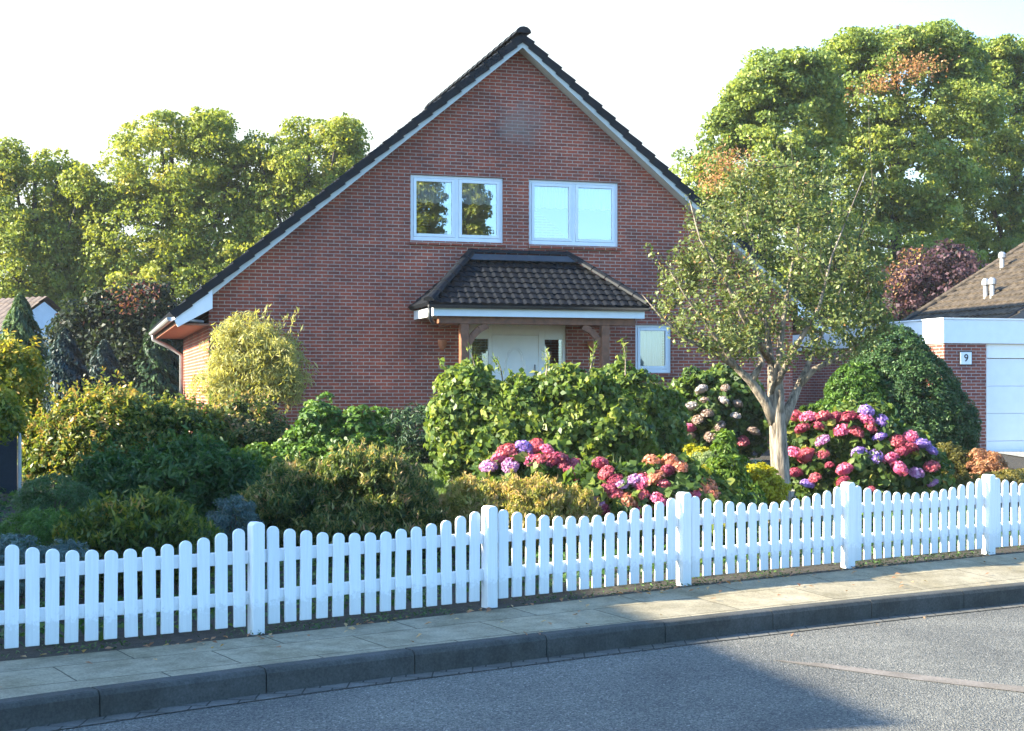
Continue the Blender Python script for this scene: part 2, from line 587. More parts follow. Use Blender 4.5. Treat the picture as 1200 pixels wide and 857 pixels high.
def cloud(lobes, clumps, per, clump_r, shell=(.82, 1.02), bottom=None, flat=.75, up=.25, rough=.8, core=.84, tip=0.0, vbase=.45, vclump=.16, vleaf=.16, sprigs=0, sprig_l=2.2):
    """leaf positions for a shrub or crown: leaves gathered in clumps over a union of ellipsoids"""
    L = np.array(lobes)
    area = (L[:, 3] * L[:, 5] + L[:, 3] * L[:, 4] + L[:, 4] * L[:, 5])
    area = area ** .85
    k = rng.choice(len(L), clumps * 3, p=area / area.sum())
    d = unit(rng.normal(size=(len(k), 3)))
    rad = rng.uniform(shell[0], shell[1], len(k))[:, None]
    cc = L[k, :3] + d * L[k, 3:6] * rad
    ok = np.ones(len(k), bool)
    for l in L:
        q = np.linalg.norm((cc - l[:3]) / l[3:6], axis=1)
        ok &= q > shell[0] - .12
    zb = terrain_z(cc[:, 0], cc[:, 1]) if bottom is None else np.full(len(cc), bottom)
    ok &= cc[:, 2] > zb - .05
    cc, d, k = cc[ok][:clumps], d[ok][:clumps], k[ok][:clumps]
    extra = None
    n = len(cc)
    cr = clump_r * rng.uniform(.65, 1.35, n)
    cv = rng.normal(0, vclump, n)
    ci = np.repeat(np.arange(n), per)
    e = unit(rng.normal(size=(len(ci), 3)) + d[ci] * .7 + np.array([0, 0, .35]))
    off = e * (cr[ci] * rng.uniform(.35, 1.0, len(ci)) ** .6)[:, None]
    off[:, 2] *= flat
    pos = cc[ci] + off
    zb = terrain_z(pos[:, 0], pos[:, 1]) if bottom is None else np.full(len(pos), bottom)
    pos[:, 2] = np.maximum(pos[:, 2], zb + .01)
    nor = unit(e * .8 + d[ci] * .5 + rng.normal(size=e.shape) * rough + np.array([0, 0, up]))
    # outermost leaves of each clump = new growth
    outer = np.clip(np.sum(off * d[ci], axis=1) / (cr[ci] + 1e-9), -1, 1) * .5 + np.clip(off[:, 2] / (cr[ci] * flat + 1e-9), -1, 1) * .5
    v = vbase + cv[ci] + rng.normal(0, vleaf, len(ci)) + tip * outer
    if sprigs:   # straggling shoots that break the outline
        kk = rng.choice(n, min(n, sprigs), replace=False, p=np.exp(2.2 * d[:, 2]) / np.exp(2.2 * d[:, 2]).sum())
        sd = unit(d[kk] * .5 + rng.normal(size=(len(kk), 3)) * .3 + np.array([0, 0, .75]))
        sln = cr[kk] * sprig_l * rng.uniform(.5, 1.2, len(kk))
        m = 16
        si = np.repeat(np.arange(len(kk)), m)
        tt = np.tile(np.linspace(.1, 1, m), len(kk)) + rng.normal(0, .03, len(si))
        sp = cc[kk][si] + sd[si] * (sln[si] * tt)[:, None] + rng.normal(size=(len(si), 3)) * clump_r * .14
        pos = np.concatenate([pos, sp]); nor = np.concatenate([nor, unit(rng.normal(size=sp.shape) + sd[si] * .6)])
        v = np.concatenate([v, vbase + tip * .6 + .1 + rng.normal(0, vleaf, len(si))])
        ci = np.concatenate([ci, np.zeros(len(si), int)])
    if core:     # inner leaves and twigs, so that the plant is not hollow
        cs = clump_r * .75
        kk = int(min(26000, 2.6 * (area ** (1 / .85)).sum() * 3.2 / (cs * cs * .5)))
        k2 = rng.choice(len(L), kk, p=area / area.sum())
        d2 = unit(rng.normal(size=(kk, 3)))
        p2 = L[k2, :3] + d2 * L[k2, 3:6] * (core * rng.uniform(.72, 1.0, kk))[:, None]
        zb2 = terrain_z(p2[:, 0], p2[:, 1]) if bottom is None else np.full(kk, bottom)
        p2 = p2[p2[:, 2] > zb2]; d2 = d2[:len(p2)]
        kk = len(p2)
        pos = np.concatenate([pos, p2]); nor = np.concatenate([nor, unit(d2 + rng.normal(size=(kk, 3)) * .7)])
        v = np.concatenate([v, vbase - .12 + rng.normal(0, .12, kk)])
        extra = np.concatenate([np.ones(len(ci)), np.full(kk, -cs)])
    return pos, nor, v, extra


def shrub(name, label, cat, Y, px_lobes, mat, leaf, clumps, per, clump_r, aspect=.5, group=None, dep=.85, stems=True, spiky=False, **kw):
    lk = {k: kw.pop(k) for k in ('along', 'along_w', 'fold') if k in kw}
    lobes = [lobe_px(*l, Y + (l2[0] if l2 else 0), dep) for l, l2 in [(t[:4], t[4:]) for t in px_lobes]]
    cx = float(np.mean([l[0] for l in lobes])); cy = float(np.mean([l[1] for l in lobes]))
    root = empty(name, (cx, cy, float(terrain_z(cx, cy))), 0, label, cat, group)
    pos, nor, v, ex = cloud(lobes, clumps, per, clump_r, **kw)
    if spiky:
        lk['along'] = unit(nor * .6 + np.array([0, 0, .9]) + rng.normal(size=nor.shape) * .4)
        lk['along_w'] = .85
        nor = rng.normal(size=nor.shape)
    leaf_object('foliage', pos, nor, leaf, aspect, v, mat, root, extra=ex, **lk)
    if stems:
        b = MB()
        z0 = root.location.z
        for l in lobes:
            for q in range(3):
                bx, by = (l[0] - cx) * .6 + random.uniform(-.1, .1), (l[1] - cy) * .6 + random.uniform(-.1, .1)
                tx, ty, tz = l[0] - cx + random.uniform(-.5, .5) * l[3], l[1] - cy + random.uniform(-.5, .5) * l[4], max(.12, l[2] - z0 + .4 * l[5])
                b.tube([(bx, by, -.03), ((bx + tx) / 2, (by + ty) / 2, tz * .55), (tx, ty, tz)], [.016, .012, .006], 5)
        b.build('stem', M['bark_dark'], root)
    return root


# ------------------------------------------------------------------ ground, pavement, road
fa = R(32.3)
FV = Vector((math.cos(fa), math.sin(fa), 0))          # along the fence
FN = Vector((math.sin(fa), -math.cos(fa), 0))         # towards the street
F0 = Vector((-1.81, 10.2, 0))


def fence_pt(s, n, z=0.0):
    p = F0 + FV * s + FN * n
    return Vector((p.x, p.y, z))


# kerb line traced on the ground
kpx = [(0, 825), (202, 797), (387, 774), (548, 755.5), (690, 739), (820, 724.5), (936, 712), (1041, 701), (1200, 685.5)]
kpts = [G(x, y, 0) for x, y in kpx]
d0 = (kpts[1] - kpts[0]).normalized(); d1 = (kpts[-1] - kpts[-3]).normalized()
kpts = [kpts[0] - d0 * 90] + kpts + [kpts[-1] + d1 * 90]
klen = [0]
for a, b in zip(kpts, kpts[1:]): klen.append(klen[-1] + (b - a).length)


def kerb_at(s):
    for i in range(len(kpts) - 1):
        if s <= klen[i + 1] or i == len(kpts) - 2:
            t = (s - klen[i]) / (klen[i + 1] - klen[i])
            return kpts[i].lerp(kpts[i + 1], t), (kpts[i + 1] - kpts[i]).normalized()


# one ground sheet to the horizon
ns = [-1500, -600, -250, -120, -80, -60] + list(np.arange(-45, -14, 3.0)) + list(np.arange(-14, -.3, .5)) + [-.18, -.08, .10, .165, .175, 9.0, 9.02, 11, 20, 60, 250, 600, 1500]
ss = [-1500, -600, -250, -120, -60, -40, -30, -25] + list(np.arange(-20, 30, 1.0)) + [30, 35, 45, 60, 120, 250, 600, 1500]
gv, gf = [], []
for i, n in enumerate(ns):
    for j, s_ in enumerate(ss):
        p = fence_pt(s_, n)
        z = float(terrain_z(p.x, p.y)) - .01
        if n > 15: z = -.02
        if .17 < n < 9.01: z = -.32
        if abs(n) < 14 and n < 0 and abs(s_) < 30: z += random.uniform(-.012, .006)
        gv.append((p.x, p.y, z))
W_ = len(ss)
for i in range(len(ns) - 1):
    for j in range(W_ - 1):
        gf.append([i * W_ + j, (i + 1) * W_ + j, (i + 1) * W_ + j + 1, i * W_ + j + 1])
g = MB(); g.raw(gv, gf)
tag(g.build('ground', M['soil'], smooth=False), kind='structure')

# pavement between the soil strip and the kerb (fence-aligned object so the slabs follow it)
pv = MB()
inv = Matrix.Rotation(-fa, 4, 'Z')
samples = [0, 60, 75, 82] + [klen[1] + k * .5 for k in range(0, 26)] + [klen[-2] + 4, klen[-2] + 20, klen[-1]]
samples = sorted(samples)
prev = None
for s_ in samples:
    k, t = kerb_at(s_)
    nrm = Vector((t.y, -t.x, 0))
    ke = k - nrm * .125
    rel = ke - F0
    s2 = rel.dot(FV)
    a = fence_pt(s2, .16)
    loc = [inv @ (q - F0) for q in (a, ke)]
    row = [(loc[0].x, loc[0].y, float(rise(s2)) - .008), (loc[1].x, loc[1].y, -.004)]
    if prev:
        pv.poly([prev[0], prev[1], row[1], row[0]])
    prev = row
po = pv.build('pavement', M['slabs'])
po.location = F0; po.rotation_euler = (0, 0, fa)
tag(po, kind='structure')

# kerb stones
kb = MB()
s_ = klen[1] - 12.0 + (klen[2] - klen[1]) - 1.02 * 0
while s_ < klen[-2] + 14:
    s0, s1 = s_ + .004, s_ + 1.045
    a, ta = kerb_at(s0); b, tb = kerb_at(s1)
    t = (b - a).normalized(); nr = Vector((t.y, -t.x, 0))
    dz = random.uniform(-.004, .003)
    prof = [(0.012, -.30), (.012, -.03), (-.005, -.006), (-.02, 0), (-.122, 0), (-.122, -.3)]
    pts = [a + nr * q + Vector((0, 0, z + dz)) for q, z in prof] + [b + nr * q + Vector((0, 0, z + dz)) for q, z in prof]
    n = len(prof)
    kb.raw(pts, [list(range(n)), list(range(2 * n - 1, n - 1, -1))] + [[i, i + n, (i + 1) % n + n, (i + 1) % n] for i in range(n)])
    s_ += 1.05
tag(kb.build('kerb', M['kerb']), kind='structure')
gt = MB(); rd = MB()
prev = None
for s_ in samples:
    k, t = kerb_at(s_)
    nr = Vector((t.y, -t.x, 0))
    q = [k + nr * .013, k + nr * .15, k + nr * 6.3]
    if prev:
        gt.poly([prev[0] + Vector((0, 0, -.149)), prev[1] + Vector((0, 0, -.152)), q[1] + Vector((0, 0, -.152)), q[0] + Vector((0, 0, -.149))])
        rd.poly([prev[0] + Vector((0, 0, -.158)), prev[2] + Vector((0, 0, -.158)), q[2] + Vector((0, 0, -.158)), q[0] + Vector((0, 0, -.158))])
    prev = q
tag(gt.build('gutter', M['gutter']), kind='structure')
tag(rd.build('road', M['asphalt']), kind='structure')
# worn pale seam along the road surface
sm = MB()
L1 = [G(905, 773, -.154), G(935, 777, -.154), G(975, 781, -.154), G(1060, 792, -.154), G(1200, 808, -.154), G(1420, 830, -.154)]
pp = None
for i, p in enumerate(L1):
    w = [.004, .05, .11, .13, .13, .10][i]
    row = (p + Vector((-w * .3, w, 0)), p - Vector((-w * .3, w, 0)))
    if pp: sm.poly([pp[0], pp[1], row[1], row[0]])
    pp = row
tag(sm.build('road_seam', M['seam']), kind='structure')

# ------------------------------------------------------------------ picket fence
PAN = 1.918
PITCH = PAN / 15
HP = .765
fence = empty('picket_fence', F0, fa, 'white wooden picket fence with scalloped panels along the pavement', 'fence')
for k in range(-1, 7):
    x = k * PAN
    zo = float(rise(x))
    b = MB()
    w = .046
    prof = [(x - w, 0.0), (x + w, 0.0), (x + w, HP - .02), (x + w - .02, HP), (x - w + .02, HP), (x - w, HP - .02)]
    b.prism([(px_, z + (.006 if z > 0 else -.02)) for px_, z in prof], -.078, .022)
    b.build('post', M['fence_white'], fence, bevel=.005, loc=(0, 0, zo))
    if k == 6: break
    xs = [x + .046 + (PAN - .092) * t for t in (0, 1)]
    z1 = float(rise(x + PAN))
    for zc in (.24, .525):
        r = MB()
        r.box(xs[0], xs[1], -.012, .018, zc - .045, zc + .045)
        r.v = [(vx, vy, vz + (zo if vx < xs[1] - .1 else z1)) for vx, vy, vz in r.v]
        r.build('rail', M['fence_white'], fence, bevel=.003)
    for i in range(14):
        xc = x + PITCH * (i + 1)
        u = (i + 1) / 15 * 2 - 1
        top = HP - .005 - .125 * (1 - abs(u) ** 1.8) + random.uniform(-.003, .003)
        pw = .0435
        zi_ = float(rise(xc))
        arc = [(xc + pw * math.cos(a), top - pw * .9 + pw * .9 * math.sin(a)) for a in [math.pi * q / 8 for q in range(9)]]
        tilt = random.uniform(-.008, .008)
        poly = [(xc - pw + tilt, .045), (xc + pw + tilt, .045)] + arc
        p_ = MB(); p_.prism(poly, -.034, -.0125)
        p_.build('picket', M['fence_white'], fence, bevel=.003, loc=(0, 0, zi_))

# ------------------------------------------------------------------ tiled roof sheets
def tile_sheet(b, o, sx, tx, L, s_range, tw=.3, row=.34, wave=.022, step=.035, thick=.05):
    """pantiles on a sloping plane: o origin at the eave, sx along the eave, tx up the slope, s_range(t)->(s0,s1)"""
    o, sx, tx = Vector(o), Vector(sx).normalized(), Vector(tx).normalized()
    nx = sx.cross(tx).normalized()
    if nx.z < 0: nx = -nx
    rows = int(math.ceil(L / row))
    smin = min(s_range(0)[0], s_range(L)[0]); smax = max(s_range(0)[1], s_range(L)[1])
    ns_ = max(2, int((smax - smin) / (tw / 6)))
    levels = []
    for r in range(rows):
        t0, t1 = r * row, min(L, (r + 1) * row)
        levels += [(t0, step), (t1, 0.0)]
    grid = []
    levels = [(0, -thick)] + levels
    for t, h in levels:
        a, e = s_range(t)
        line = []
        for i in range(ns_ + 1):
            s_ = smin + (smax - smin) * i / ns_
            s_ = min(max(s_, a), e)
            ph = (s_ / tw) % 1.0
            prof = math.sin(2 * math.pi * ph) * .6 + math.sin(4 * math.pi * ph + .6) * .25
            hh = h + wave * prof if h > -thick else h
            line.append(o + sx * s_ + tx * t + nx * hh)
        grid.append(line)
    base = len(b.v)
    for line in grid: b.v += [tuple(p) for p in line]
    w = ns_ + 1
    for i in range(len(grid) - 1):
        for j in range(ns_):
            q = [grid[i][j], grid[i][j + 1], grid[i + 1][j + 1], grid[i + 1][j]]
            if (q[0] - q[1]).length < 1e-6 and (q[2] - q[3]).length < 1e-6: continue
            b.f.append([base + i * w + j, base + i * w + j + 1, base + (i + 1) * w + j + 1, base + (i + 1) * w + j])


def cap_tiles(b, a, e, r=.1, ln=.36):
    a, e = Vector(a), Vector(e)
    d = (e - a); n = max(1, int(d.length / ln)); d /= n
    side = d.normalized().cross(Vector((0, 0, 1))).normalized()
    upv = side.cross(d.normalized())
    for i in range(n):
        p, q = a + d * i - d * .06, a + d * (i + 1)
        base = len(b.v)
        for pt, rr in ((p, r * 1.12), (q, r * .95)):
            for k in range(7):
                t = math.pi * k / 6
                b.v.append(tuple(pt + side * math.cos(t) * rr + upv * math.sin(t) * rr * .8))
        for k in range(6):
            b.f.append([base + k, base + k + 1, base + 8 + k, base + 7 + k])
        b.f.append([base + k for k in range(6, -1, -1)]); b.f.append([base + 7 + k for k in range(7)])


# ------------------------------------------------------------------ the brick house
TH = math.atan2(1700, 5800)
HU = Vector((math.cos(TH), math.sin(TH), 0)); HW = Vector((-math.sin(TH), math.cos(TH), 0))
H0 = Vector((.11, 27.0, 0))


def hpt(t, d, z):
    return H0 + HU * t + HW * d + Vector((0, 0, z))


def hloc(px, py, d):
    """pixel -> house coordinates t,z on the plane at depth d"""
    r = (px - 600) / F
    X0, Y0 = H0.x + HW.x * d, H0.y + HW.y * d
    t = (r * Y0 - X0) / (HU.x - r * HU.y)
    Y = Y0 + HU.y * t
    return t, EYE - (py - 455) / F * Y


house = empty('brick_house', H0, TH, 'red brick gabled house with dark tiled roof behind the garden', 'house')
HW2, HD, SL, RZ = 5.65, 7.0, .83, 8.05     # half width, depth, roof slope, wall apex height
holes = {'upper_a': (-2.04, -.28, 4.40, 5.61), 'upper_b': (.217, 1.995, 4.39, 5.61), 'door': (-.934, .954, .55, 2.9), 'small': (2.34, 3.08, 2.0, 2.92)}


def gable_strips(b, y, hw, zb, top, holes, th):
    xs = sorted({-hw, 0.0, hw} | {h[0] for h in holes} | {h[1] for h in holes})
    for x0, x1 in zip(xs, xs[1:]):
        xm = (x0 + x1) / 2
        hs = sorted([h for h in holes if h[0] <= xm <= h[1]], key=lambda h: h[2])
        z = zb
        for h in hs:
            b.poly([(x0, y, z), (x1, y, z), (x1, y, h[2]), (x0, y, h[2])])
            z = h[3]
        b.poly([(x0, y, z), (x1, y, z), (x1, y, top(x1)), (x0, y, top(x0))])
    for x0, x1, z0, z1 in holes:   # brick reveals
        b.poly([(x0, y, z0), (x0, y, z1), (x0, y + th, z1), (x0, y + th, z0)])
        b.poly([(x1, y, z0), (x1, y + th, z0), (x1, y + th, z1), (x1, y, z1)])
        b.poly([(x0, y, z1), (x1, y, z1), (x1, y + th, z1), (x0, y + th, z1)])
        b.poly([(x0, y, z0), (x0, y + th, z0), (x1, y + th, z0), (x1, y, z0)])


top = lambda x: RZ - SL * abs(x)
wb = MB()
gable_strips(wb, 0.0, HW2, 0.2, top, list(holes.values()), .12)
wb.poly([(-HW2, HD, .2), (-HW2, 0, .2), (-HW2, 0, top(HW2)), (-HW2, HD, top(HW2))])
wb.poly([(HW2, 0, .2), (HW2, HD, .2), (HW2, HD, top(HW2)), (HW2, 0, top(HW2))])
wb.poly([(HW2, HD, .2), (-HW2, HD, .2), (-HW2, HD, top(HW2)), (0, HD, RZ), (HW2, HD, top(HW2))])
wb.build('wall', M['brick'], house)
# intermediate floor so the rooms are dark
ib = MB(); ib.box(-HW2 + .05, HW2 - .05, .16, HD - .1, 3.2, 3.4); ib.box(-.06, .02, .16, HD - .1, 3.41, 7.2)
ib.build('floor_slab', M['interior'], house)

# roof
cosr = 1 / math.sqrt(1 + SL * SL); sinr = SL * cosr
EAVE = 6.28
EZ = RZ + .16 - SL * EAVE
LS = EAVE / cosr
rb = MB()
F_OV = -.3
tile_sheet(rb, (-EAVE, 0, EZ), (0, 1, 0), (cosr, 0, sinr), LS, lambda t: (F_OV, HD + .3), .3, .345, .02, .045)
tile_sheet(rb, (EAVE, 0, EZ), (0, 1, 0), (-cosr, 0, sinr), LS, lambda t: (F_OV, HD + .3), .3, .345, .02, .045)
for sgn in (-1, 1):
    q = [(0, -.003, RZ + .012), (sgn * EAVE, -.003, RZ + .012 - SL * EAVE), (sgn * EAVE, HD + .2, RZ + .012 - SL * EAVE), (0, HD + .2, RZ + .012)]
    rb.poly(q)
roof = rb.build('roof', M['tile'], house)
vb = MB()
rows = int(LS / .345)
for sgn in (-1, 1):   # verge tiles wrap down over the barge board, each overlapping the one below
    for r in range(rows + 1):
        t0, t1 = r * .345 - .03, min((r + 1) * .345, LS - .02)
        def pt(t, h): return (sgn * (EAVE - t * cosr) + sgn * sinr * h, EZ + t * sinr + cosr * h)
        a0, a1 = pt(t0, .062), pt(t1, .02)
        c1, c0 = pt(t1, -.115), pt(t0, -.085)
        vb.prism([a0, a1, c1, c0], F_OV - .035, F_OV + .005)
vb.build('verge_tile', M['tile'], house)
cb = MB(); cap_tiles(cb, (0, F_OV - .06, RZ + .19), (0, HD + .3, RZ + .19), .13, .4)
cb.build('ridge_cap', M['tile'], house)
bb = MB()
for sgn in (-1, 1):
    def zt(x): return RZ + .155 - SL * abs(x)
    x1 = EAVE - .32
    x1 = HW2 - .045
    h1, h2 = .115, .225
    poly = [(0, zt(0) - h1), (sgn * x1, zt(x1) - h1), (sgn * x1, zt(x1) - h2), (0, zt(0) - h2)]
    if sgn < 0: poly = poly[::-1]
    bb.prism(poly, F_OV - .01, F_OV + .015)
    # soffit under the overhang
    bb.poly([(0, F_OV + .016, zt(0) - h2 + .01), (0, -.002, zt(0) - h2 + .01), (sgn * x1, -.002, zt(x1) - h2 + .01), (sgn * x1, F_OV + .016, zt(x1) - h2 + .01)])
bb.build('barge_board', M['barge'], house)
for sgn in (-1, 1):    # boxed eaves running back along the side walls
    sb = MB()
    x0, x1 = sgn * (HW2 + .002), sgn * (EAVE - .05)
    xa, xb = min(x0, x1), max(x0, x1)
    zb_ = EZ - .08
    sb.box(xa, xb, F_OV + .03, HD + .2, zb_ - .12, zb_ - .09)
    sb.box(*( (xa, xa + .025) if sgn < 0 else (xb - .025, xb)), F_OV + .03, HD + .2, zb_ - .09, zb_ + .07)
    # boxed end seen from the front
    zi = RZ + .155 - SL * (HW2) - .15
    sb.build('boxed_eave', M['wood'], house)
    eb = MB()
    xa_, xb_ = HW2 - .04, EAVE - .02
    zt_ = lambda x: RZ + .155 - SL * abs(x) - .12
    poly = [(sgn * xa_, zt_(xa_)), (sgn * xb_, zt_(xb_)), (sgn * (xb_ - .06), zt_(xb_) - .13), (sgn * xa_, zt_(xa_) - .34)]
    if sgn > 0: poly = poly[::-1]
    eb.prism(poly, F_OV - .014, F_OV + .012)
    eb.build('board_end', M['white'], house, bevel=.004)
for sgn in (-1, 1):
    gb = MB()
    gx, gz = sgn * (EAVE + .035), EZ - .07
    n = 7
    base = len(gb.v)
    for y in (F_OV - .02, HD + .25):
        for k in range(n):
            a = math.pi + math.pi * k / (n - 1)
            gb.v.append((gx + .07 * math.cos(a), y, gz + .07 * math.sin(a)))
    for k in range(n - 1): gb.f.append([base + k, base + k + 1, base + n + k + 1, base + n + k])
    gb.f.append([base + k for k in range(n)]); gb.f.append([base + n + k for k in range(n - 1, -1, -1)])
    wx = sgn * (HW2 + .06)
    gb.tube([(gx, HD - .3, gz - .05), (gx, HD - .3, gz - .15), (wx + sgn * .25, HD - .3, gz - .32), (wx, HD - .3, gz - .5), (wx, HD - .3, .3)], .045, 8)
    gb.tube([(sgn * (EAVE - .02), F_OV + .0, gz - .02), (sgn * (HW2 + .1), -.06, gz - .06)], .03, 6)
    gb.build('gutter', M['zinc'], house, smooth=True)


def window(parent, x0, x1, z0, z1, y, sashes, glass, fr=.055, mat='white'):
    f = MB()
    f.box(x0, x0 + fr, y, y + .07, z0, z1); f.box(x1 - fr, x1, y, y + .07, z0, z1)
    f.box(x0 + fr, x1 - fr, y, y + .07, z1 - fr, z1); f.box(x0 + fr, x1 - fr, y - .01, y + .07, z0, z0 + fr + .02)
    win = f.build('window', M[mat], parent, bevel=.004)
    n = sashes
    iw = (x1 - x0 - 2 * fr)
    if n == 2:
        xm = (x0 + x1) / 2
        m_ = MB(); m_.box(xm - .035, xm + .035, y + .002, y + .068, z0 + fr + .02, z1 - fr); m_.build('mullion', M[mat], win, bevel=.003)
        spans = [(x0 + fr, xm - .035), (xm + .035, x1 - fr)]
    else:
        spans = [(x0 + fr, x1 - fr)]
    for a, b_ in spans:
        s_ = .06
        q = MB()
        za, zb2 = z0 + fr + .02, z1 - fr
        q.box(a + .004, a + s_, y - .012, y + .05, za + .004, zb2 - .004); q.box(b_ - s_, b_ - .004, y - .012, y + .05, za + .004, zb2 - .004)
        q.box(a + s_, b_ - s_, y - .012, y + .05, za + .004, za + s_); q.box(a + s_, b_ - s_, y - .012, y + .05, zb2 - s_, zb2 - .004)
        q.build('sash', M[mat], win, bevel=.005)
        g_ = MB(); g_.poly([(a + s_ - .005, y + .02, za + s_ - .005), (b_ - s_ + .005, y + .02, za + s_ - .005), (b_ - s_ + .005, y + .02, zb2 - s_ + .005), (a + s_ - .005, y + .02, zb2 - s_ + .005)])
        g_.build('pane', glass, win)
    s2 = MB(); s2.box(x0 - .03, x1 + .03, -.05, .06, z0 - .075, z0 - .002)
    s2.build('sill', M['brick'], win, bevel=.004)
    return win


for k in ('upper_a', 'upper_b'):
    x0, x1, z0, z1 = holes[k]
    window(house, x0 + .003, x1 - .003, z0 + .003, z1 - .003, .045, 2, M['glass'])
x0, x1, z0, z1 = holes['small']
window(house, x0 + .003, x1 - .003, z0 + .003, z1 - .003, .045, 1, M['glass_low'], .05)

# entrance: one cream unit of frame, door leaf with an oval panel and two side lights
x0, x1, z0, z1 = holes['door']
fb = MB()
y = .05
for a, b_ in ((x0 + .003, x0 + .06), (-.55, -.49), (.42, .56 - .02), (x1 - .06, x1 - .003)):
    fb.box(a, b_, y, y + .07, z0, z1 - .003)
fb.box(x0 + .06, -.55, y, y + .07, z1 - .28, z1 - .003); fb.box(-.49, .42, y, y + .07, z1 - .20, z1 - .003); fb.box(.54, x1 - .06, y, y + .07, z1 - .28, z1 - .003)
fb.box(x0 + .06, -.55, y, y + .07, z0, z0 + .3); fb.box(.54, x1 - .06, y, y + .07, z0, z0 + .3)
fb.build('door_frame', M['cream'], house, bevel=.006)
db = MB(); db.box(-.484, .414, y + .01, y + .06, z0 + .02, z1 - .204)
door = db.build('door', M['cream'], house, bevel=.004)
ob = MB()
cx_, cz_, ra, rb_ = -.035, 1.62, .235, .86
for r0, r1, yo in ((1.0, .94, .006), (.86, .80, .004)):
    n = 40
    base = len(ob.v)
    for k in range(n):
        a = 2 * math.pi * k / n
        ca, sa = math.copysign(abs(math.cos(a)) ** .9, math.cos(a)), math.copysign(abs(math.sin(a)) ** .75, math.sin(a))
        for rr, yy in ((r0, y + .012), (r0 - .01, y - yo), (r1 + .01, y - yo), (r1, y + .012)):
            ob.v.append((cx_ + ra * rr * ca, yy, cz_ + (rb_ - (1 - rr) * .23) * sa))
    for k in range(n):
        k2 = (k + 1) % n
        for q in range(3): ob.f.append([base + k * 4 + q, base + k * 4 + q + 1, base + k2 * 4 + q + 1, base + k2 * 4 + q])
ob.build('oval_moulding', M['cream'], door, smooth=True)
hb = MB(); hb.tube([(.33, y - .05, 1.35), (.33, y - .05, 2.15)], .015, 8); hb.tube([(.33, y + .01, 1.45), (.33, y - .05, 1.45)], .01, 6); hb.tube([(.33, y + .01, 2.05), (.33, y - .05, 2.05)], .01, 6)
hb.build('handle', M['zinc'], door, smooth=True)
for a, b_ in ((x0 + .06, -.55), (.54, x1 - .06)):
    g_ = MB(); g_.poly([(a, y + .035, z0 + .3), (b_, y + .035, z0 + .3), (b_, y + .035, z1 - .28), (a, y + .035, z1 - .28)])
    g_.build('side_light_pane', M['glass_low'], house)

# canopy over the entrance
CE0, CE1, CD, CEZ, CRZ = -2.08, 1.98, -1.62, 3.17, 4.17
cr0, cr1 = -.9, .93
ct = MB()
run = -CD - .0
ls = math.hypot(CD, CRZ - CEZ)
def fr_range(t):
    k = min(1, max(0, t / ls)); return (CE0 + (cr0 - CE0) * k, CE1 + (cr1 - CE1) * k)
tile_sheet(ct, (0, CD, CEZ), (1, 0, 0), (0, -CD, CRZ - CEZ), ls, fr_range, .165, .2, .018, .024)
for sgn, e, r_ in ((-1, CE0, cr0), (1, CE1, cr1)):
    w = abs(r_ - e); l2 = math.hypot(w, CRZ - CEZ)
    def sd_range(t, l2=l2):
        k = min(1, max(0, t / l2)); return (CD * (1 - k), -.005)
    tile_sheet(ct, (e, 0, CEZ), (0, 1, 0), (r_ - e, 0, CRZ - CEZ), l2, sd_range, .165, .2, .018, .024)
canopy = ct.build('canopy_roof', M['tile'], house)
cc_ = MB()
cap_tiles(cc_, (CE0 + .02, CD + .02, CEZ + .05), (cr0, -.06, CRZ + .05), .09, .33)
cap_tiles(cc_, (CE1 - .02, CD + .02, CEZ + .05), (cr1, -.06, CRZ + .05), .09, .33)
cap_tiles(cc_, (cr0 - .05, -.075, CRZ + .03), (cr1 + .05, -.075, CRZ + .03), .085, .33)
cc_.build('cap_tile', M['tile'], canopy)
fl = MB()
fl.poly([(cr0 - .1, -.2, CRZ + .0), (cr1 + .1, -.2, CRZ + .0), (cr1 + .12, -.36, CRZ - .12), (cr0 - .12, -.36, CRZ - .12)])
fl.build('flashing', M['lead'], canopy)
pts_m = []
fb2 = MB()
fb2.box(CE0 + .10, CE1 - .07, CD + .06, CD + .085, CEZ - .215, CEZ - .055)
fb2.box(CE0 + .10, CE0 + .125, CD + .087, -.003, CEZ - .215, CEZ - .055); fb2.box(CE1 - .095, CE1 - .07, CD + .087, -.003, CEZ - .215, CEZ - .055)
fb2.build('fascia', M['white'], canopy, bevel=.003)
sf = MB(); sf.box(CE0 + .127, CE1 - .097, CD + .087, -.004, CEZ - .20, CEZ - .17); sf.build('soffit', M['white'], canopy)  # underside is unseen, made white to bounce light onto the door
gg = MB()
n = 6
base = len(gg.v)
for x in (CE0 + .0, CE1 - .0):
    for k in range(n):
        a = math.pi + math.pi * k / (n - 1)
        gg.v.append((x, CD + .0 + .055 * math.cos(a), CEZ - .03 + .055 * math.sin(a)))
for k in range(n - 1): gg.f.append([base + k, base + k + 1, base + n + k + 1, base + n + k])
gg.f.append([base + k for k in range(n)]); gg.f.append([base + n + k for k in range(n - 1, -1, -1)])
gg.tube([(CE0 + .02, CD + .02, CEZ - .08), (CE0 + .03, CD + .03, CEZ - .25), (CE0 + .13, CD + .2, CEZ - .33)], .035, 8)
gg.build('gutter', M['dark_plastic'], canopy, smooth=True)
bm_ = MB(); bm_.box(-1.86, 1.78, -1.44, -1.31, 2.83, 2.968); bm_.box(-1.52, -1.40, -1.30, -.003, 2.83, 2.965); bm_.box(1.22, 1.34, -1.30, -.003, 2.83, 2.965)
bm_.build('beam', M['wood'], canopy, bevel=.006)
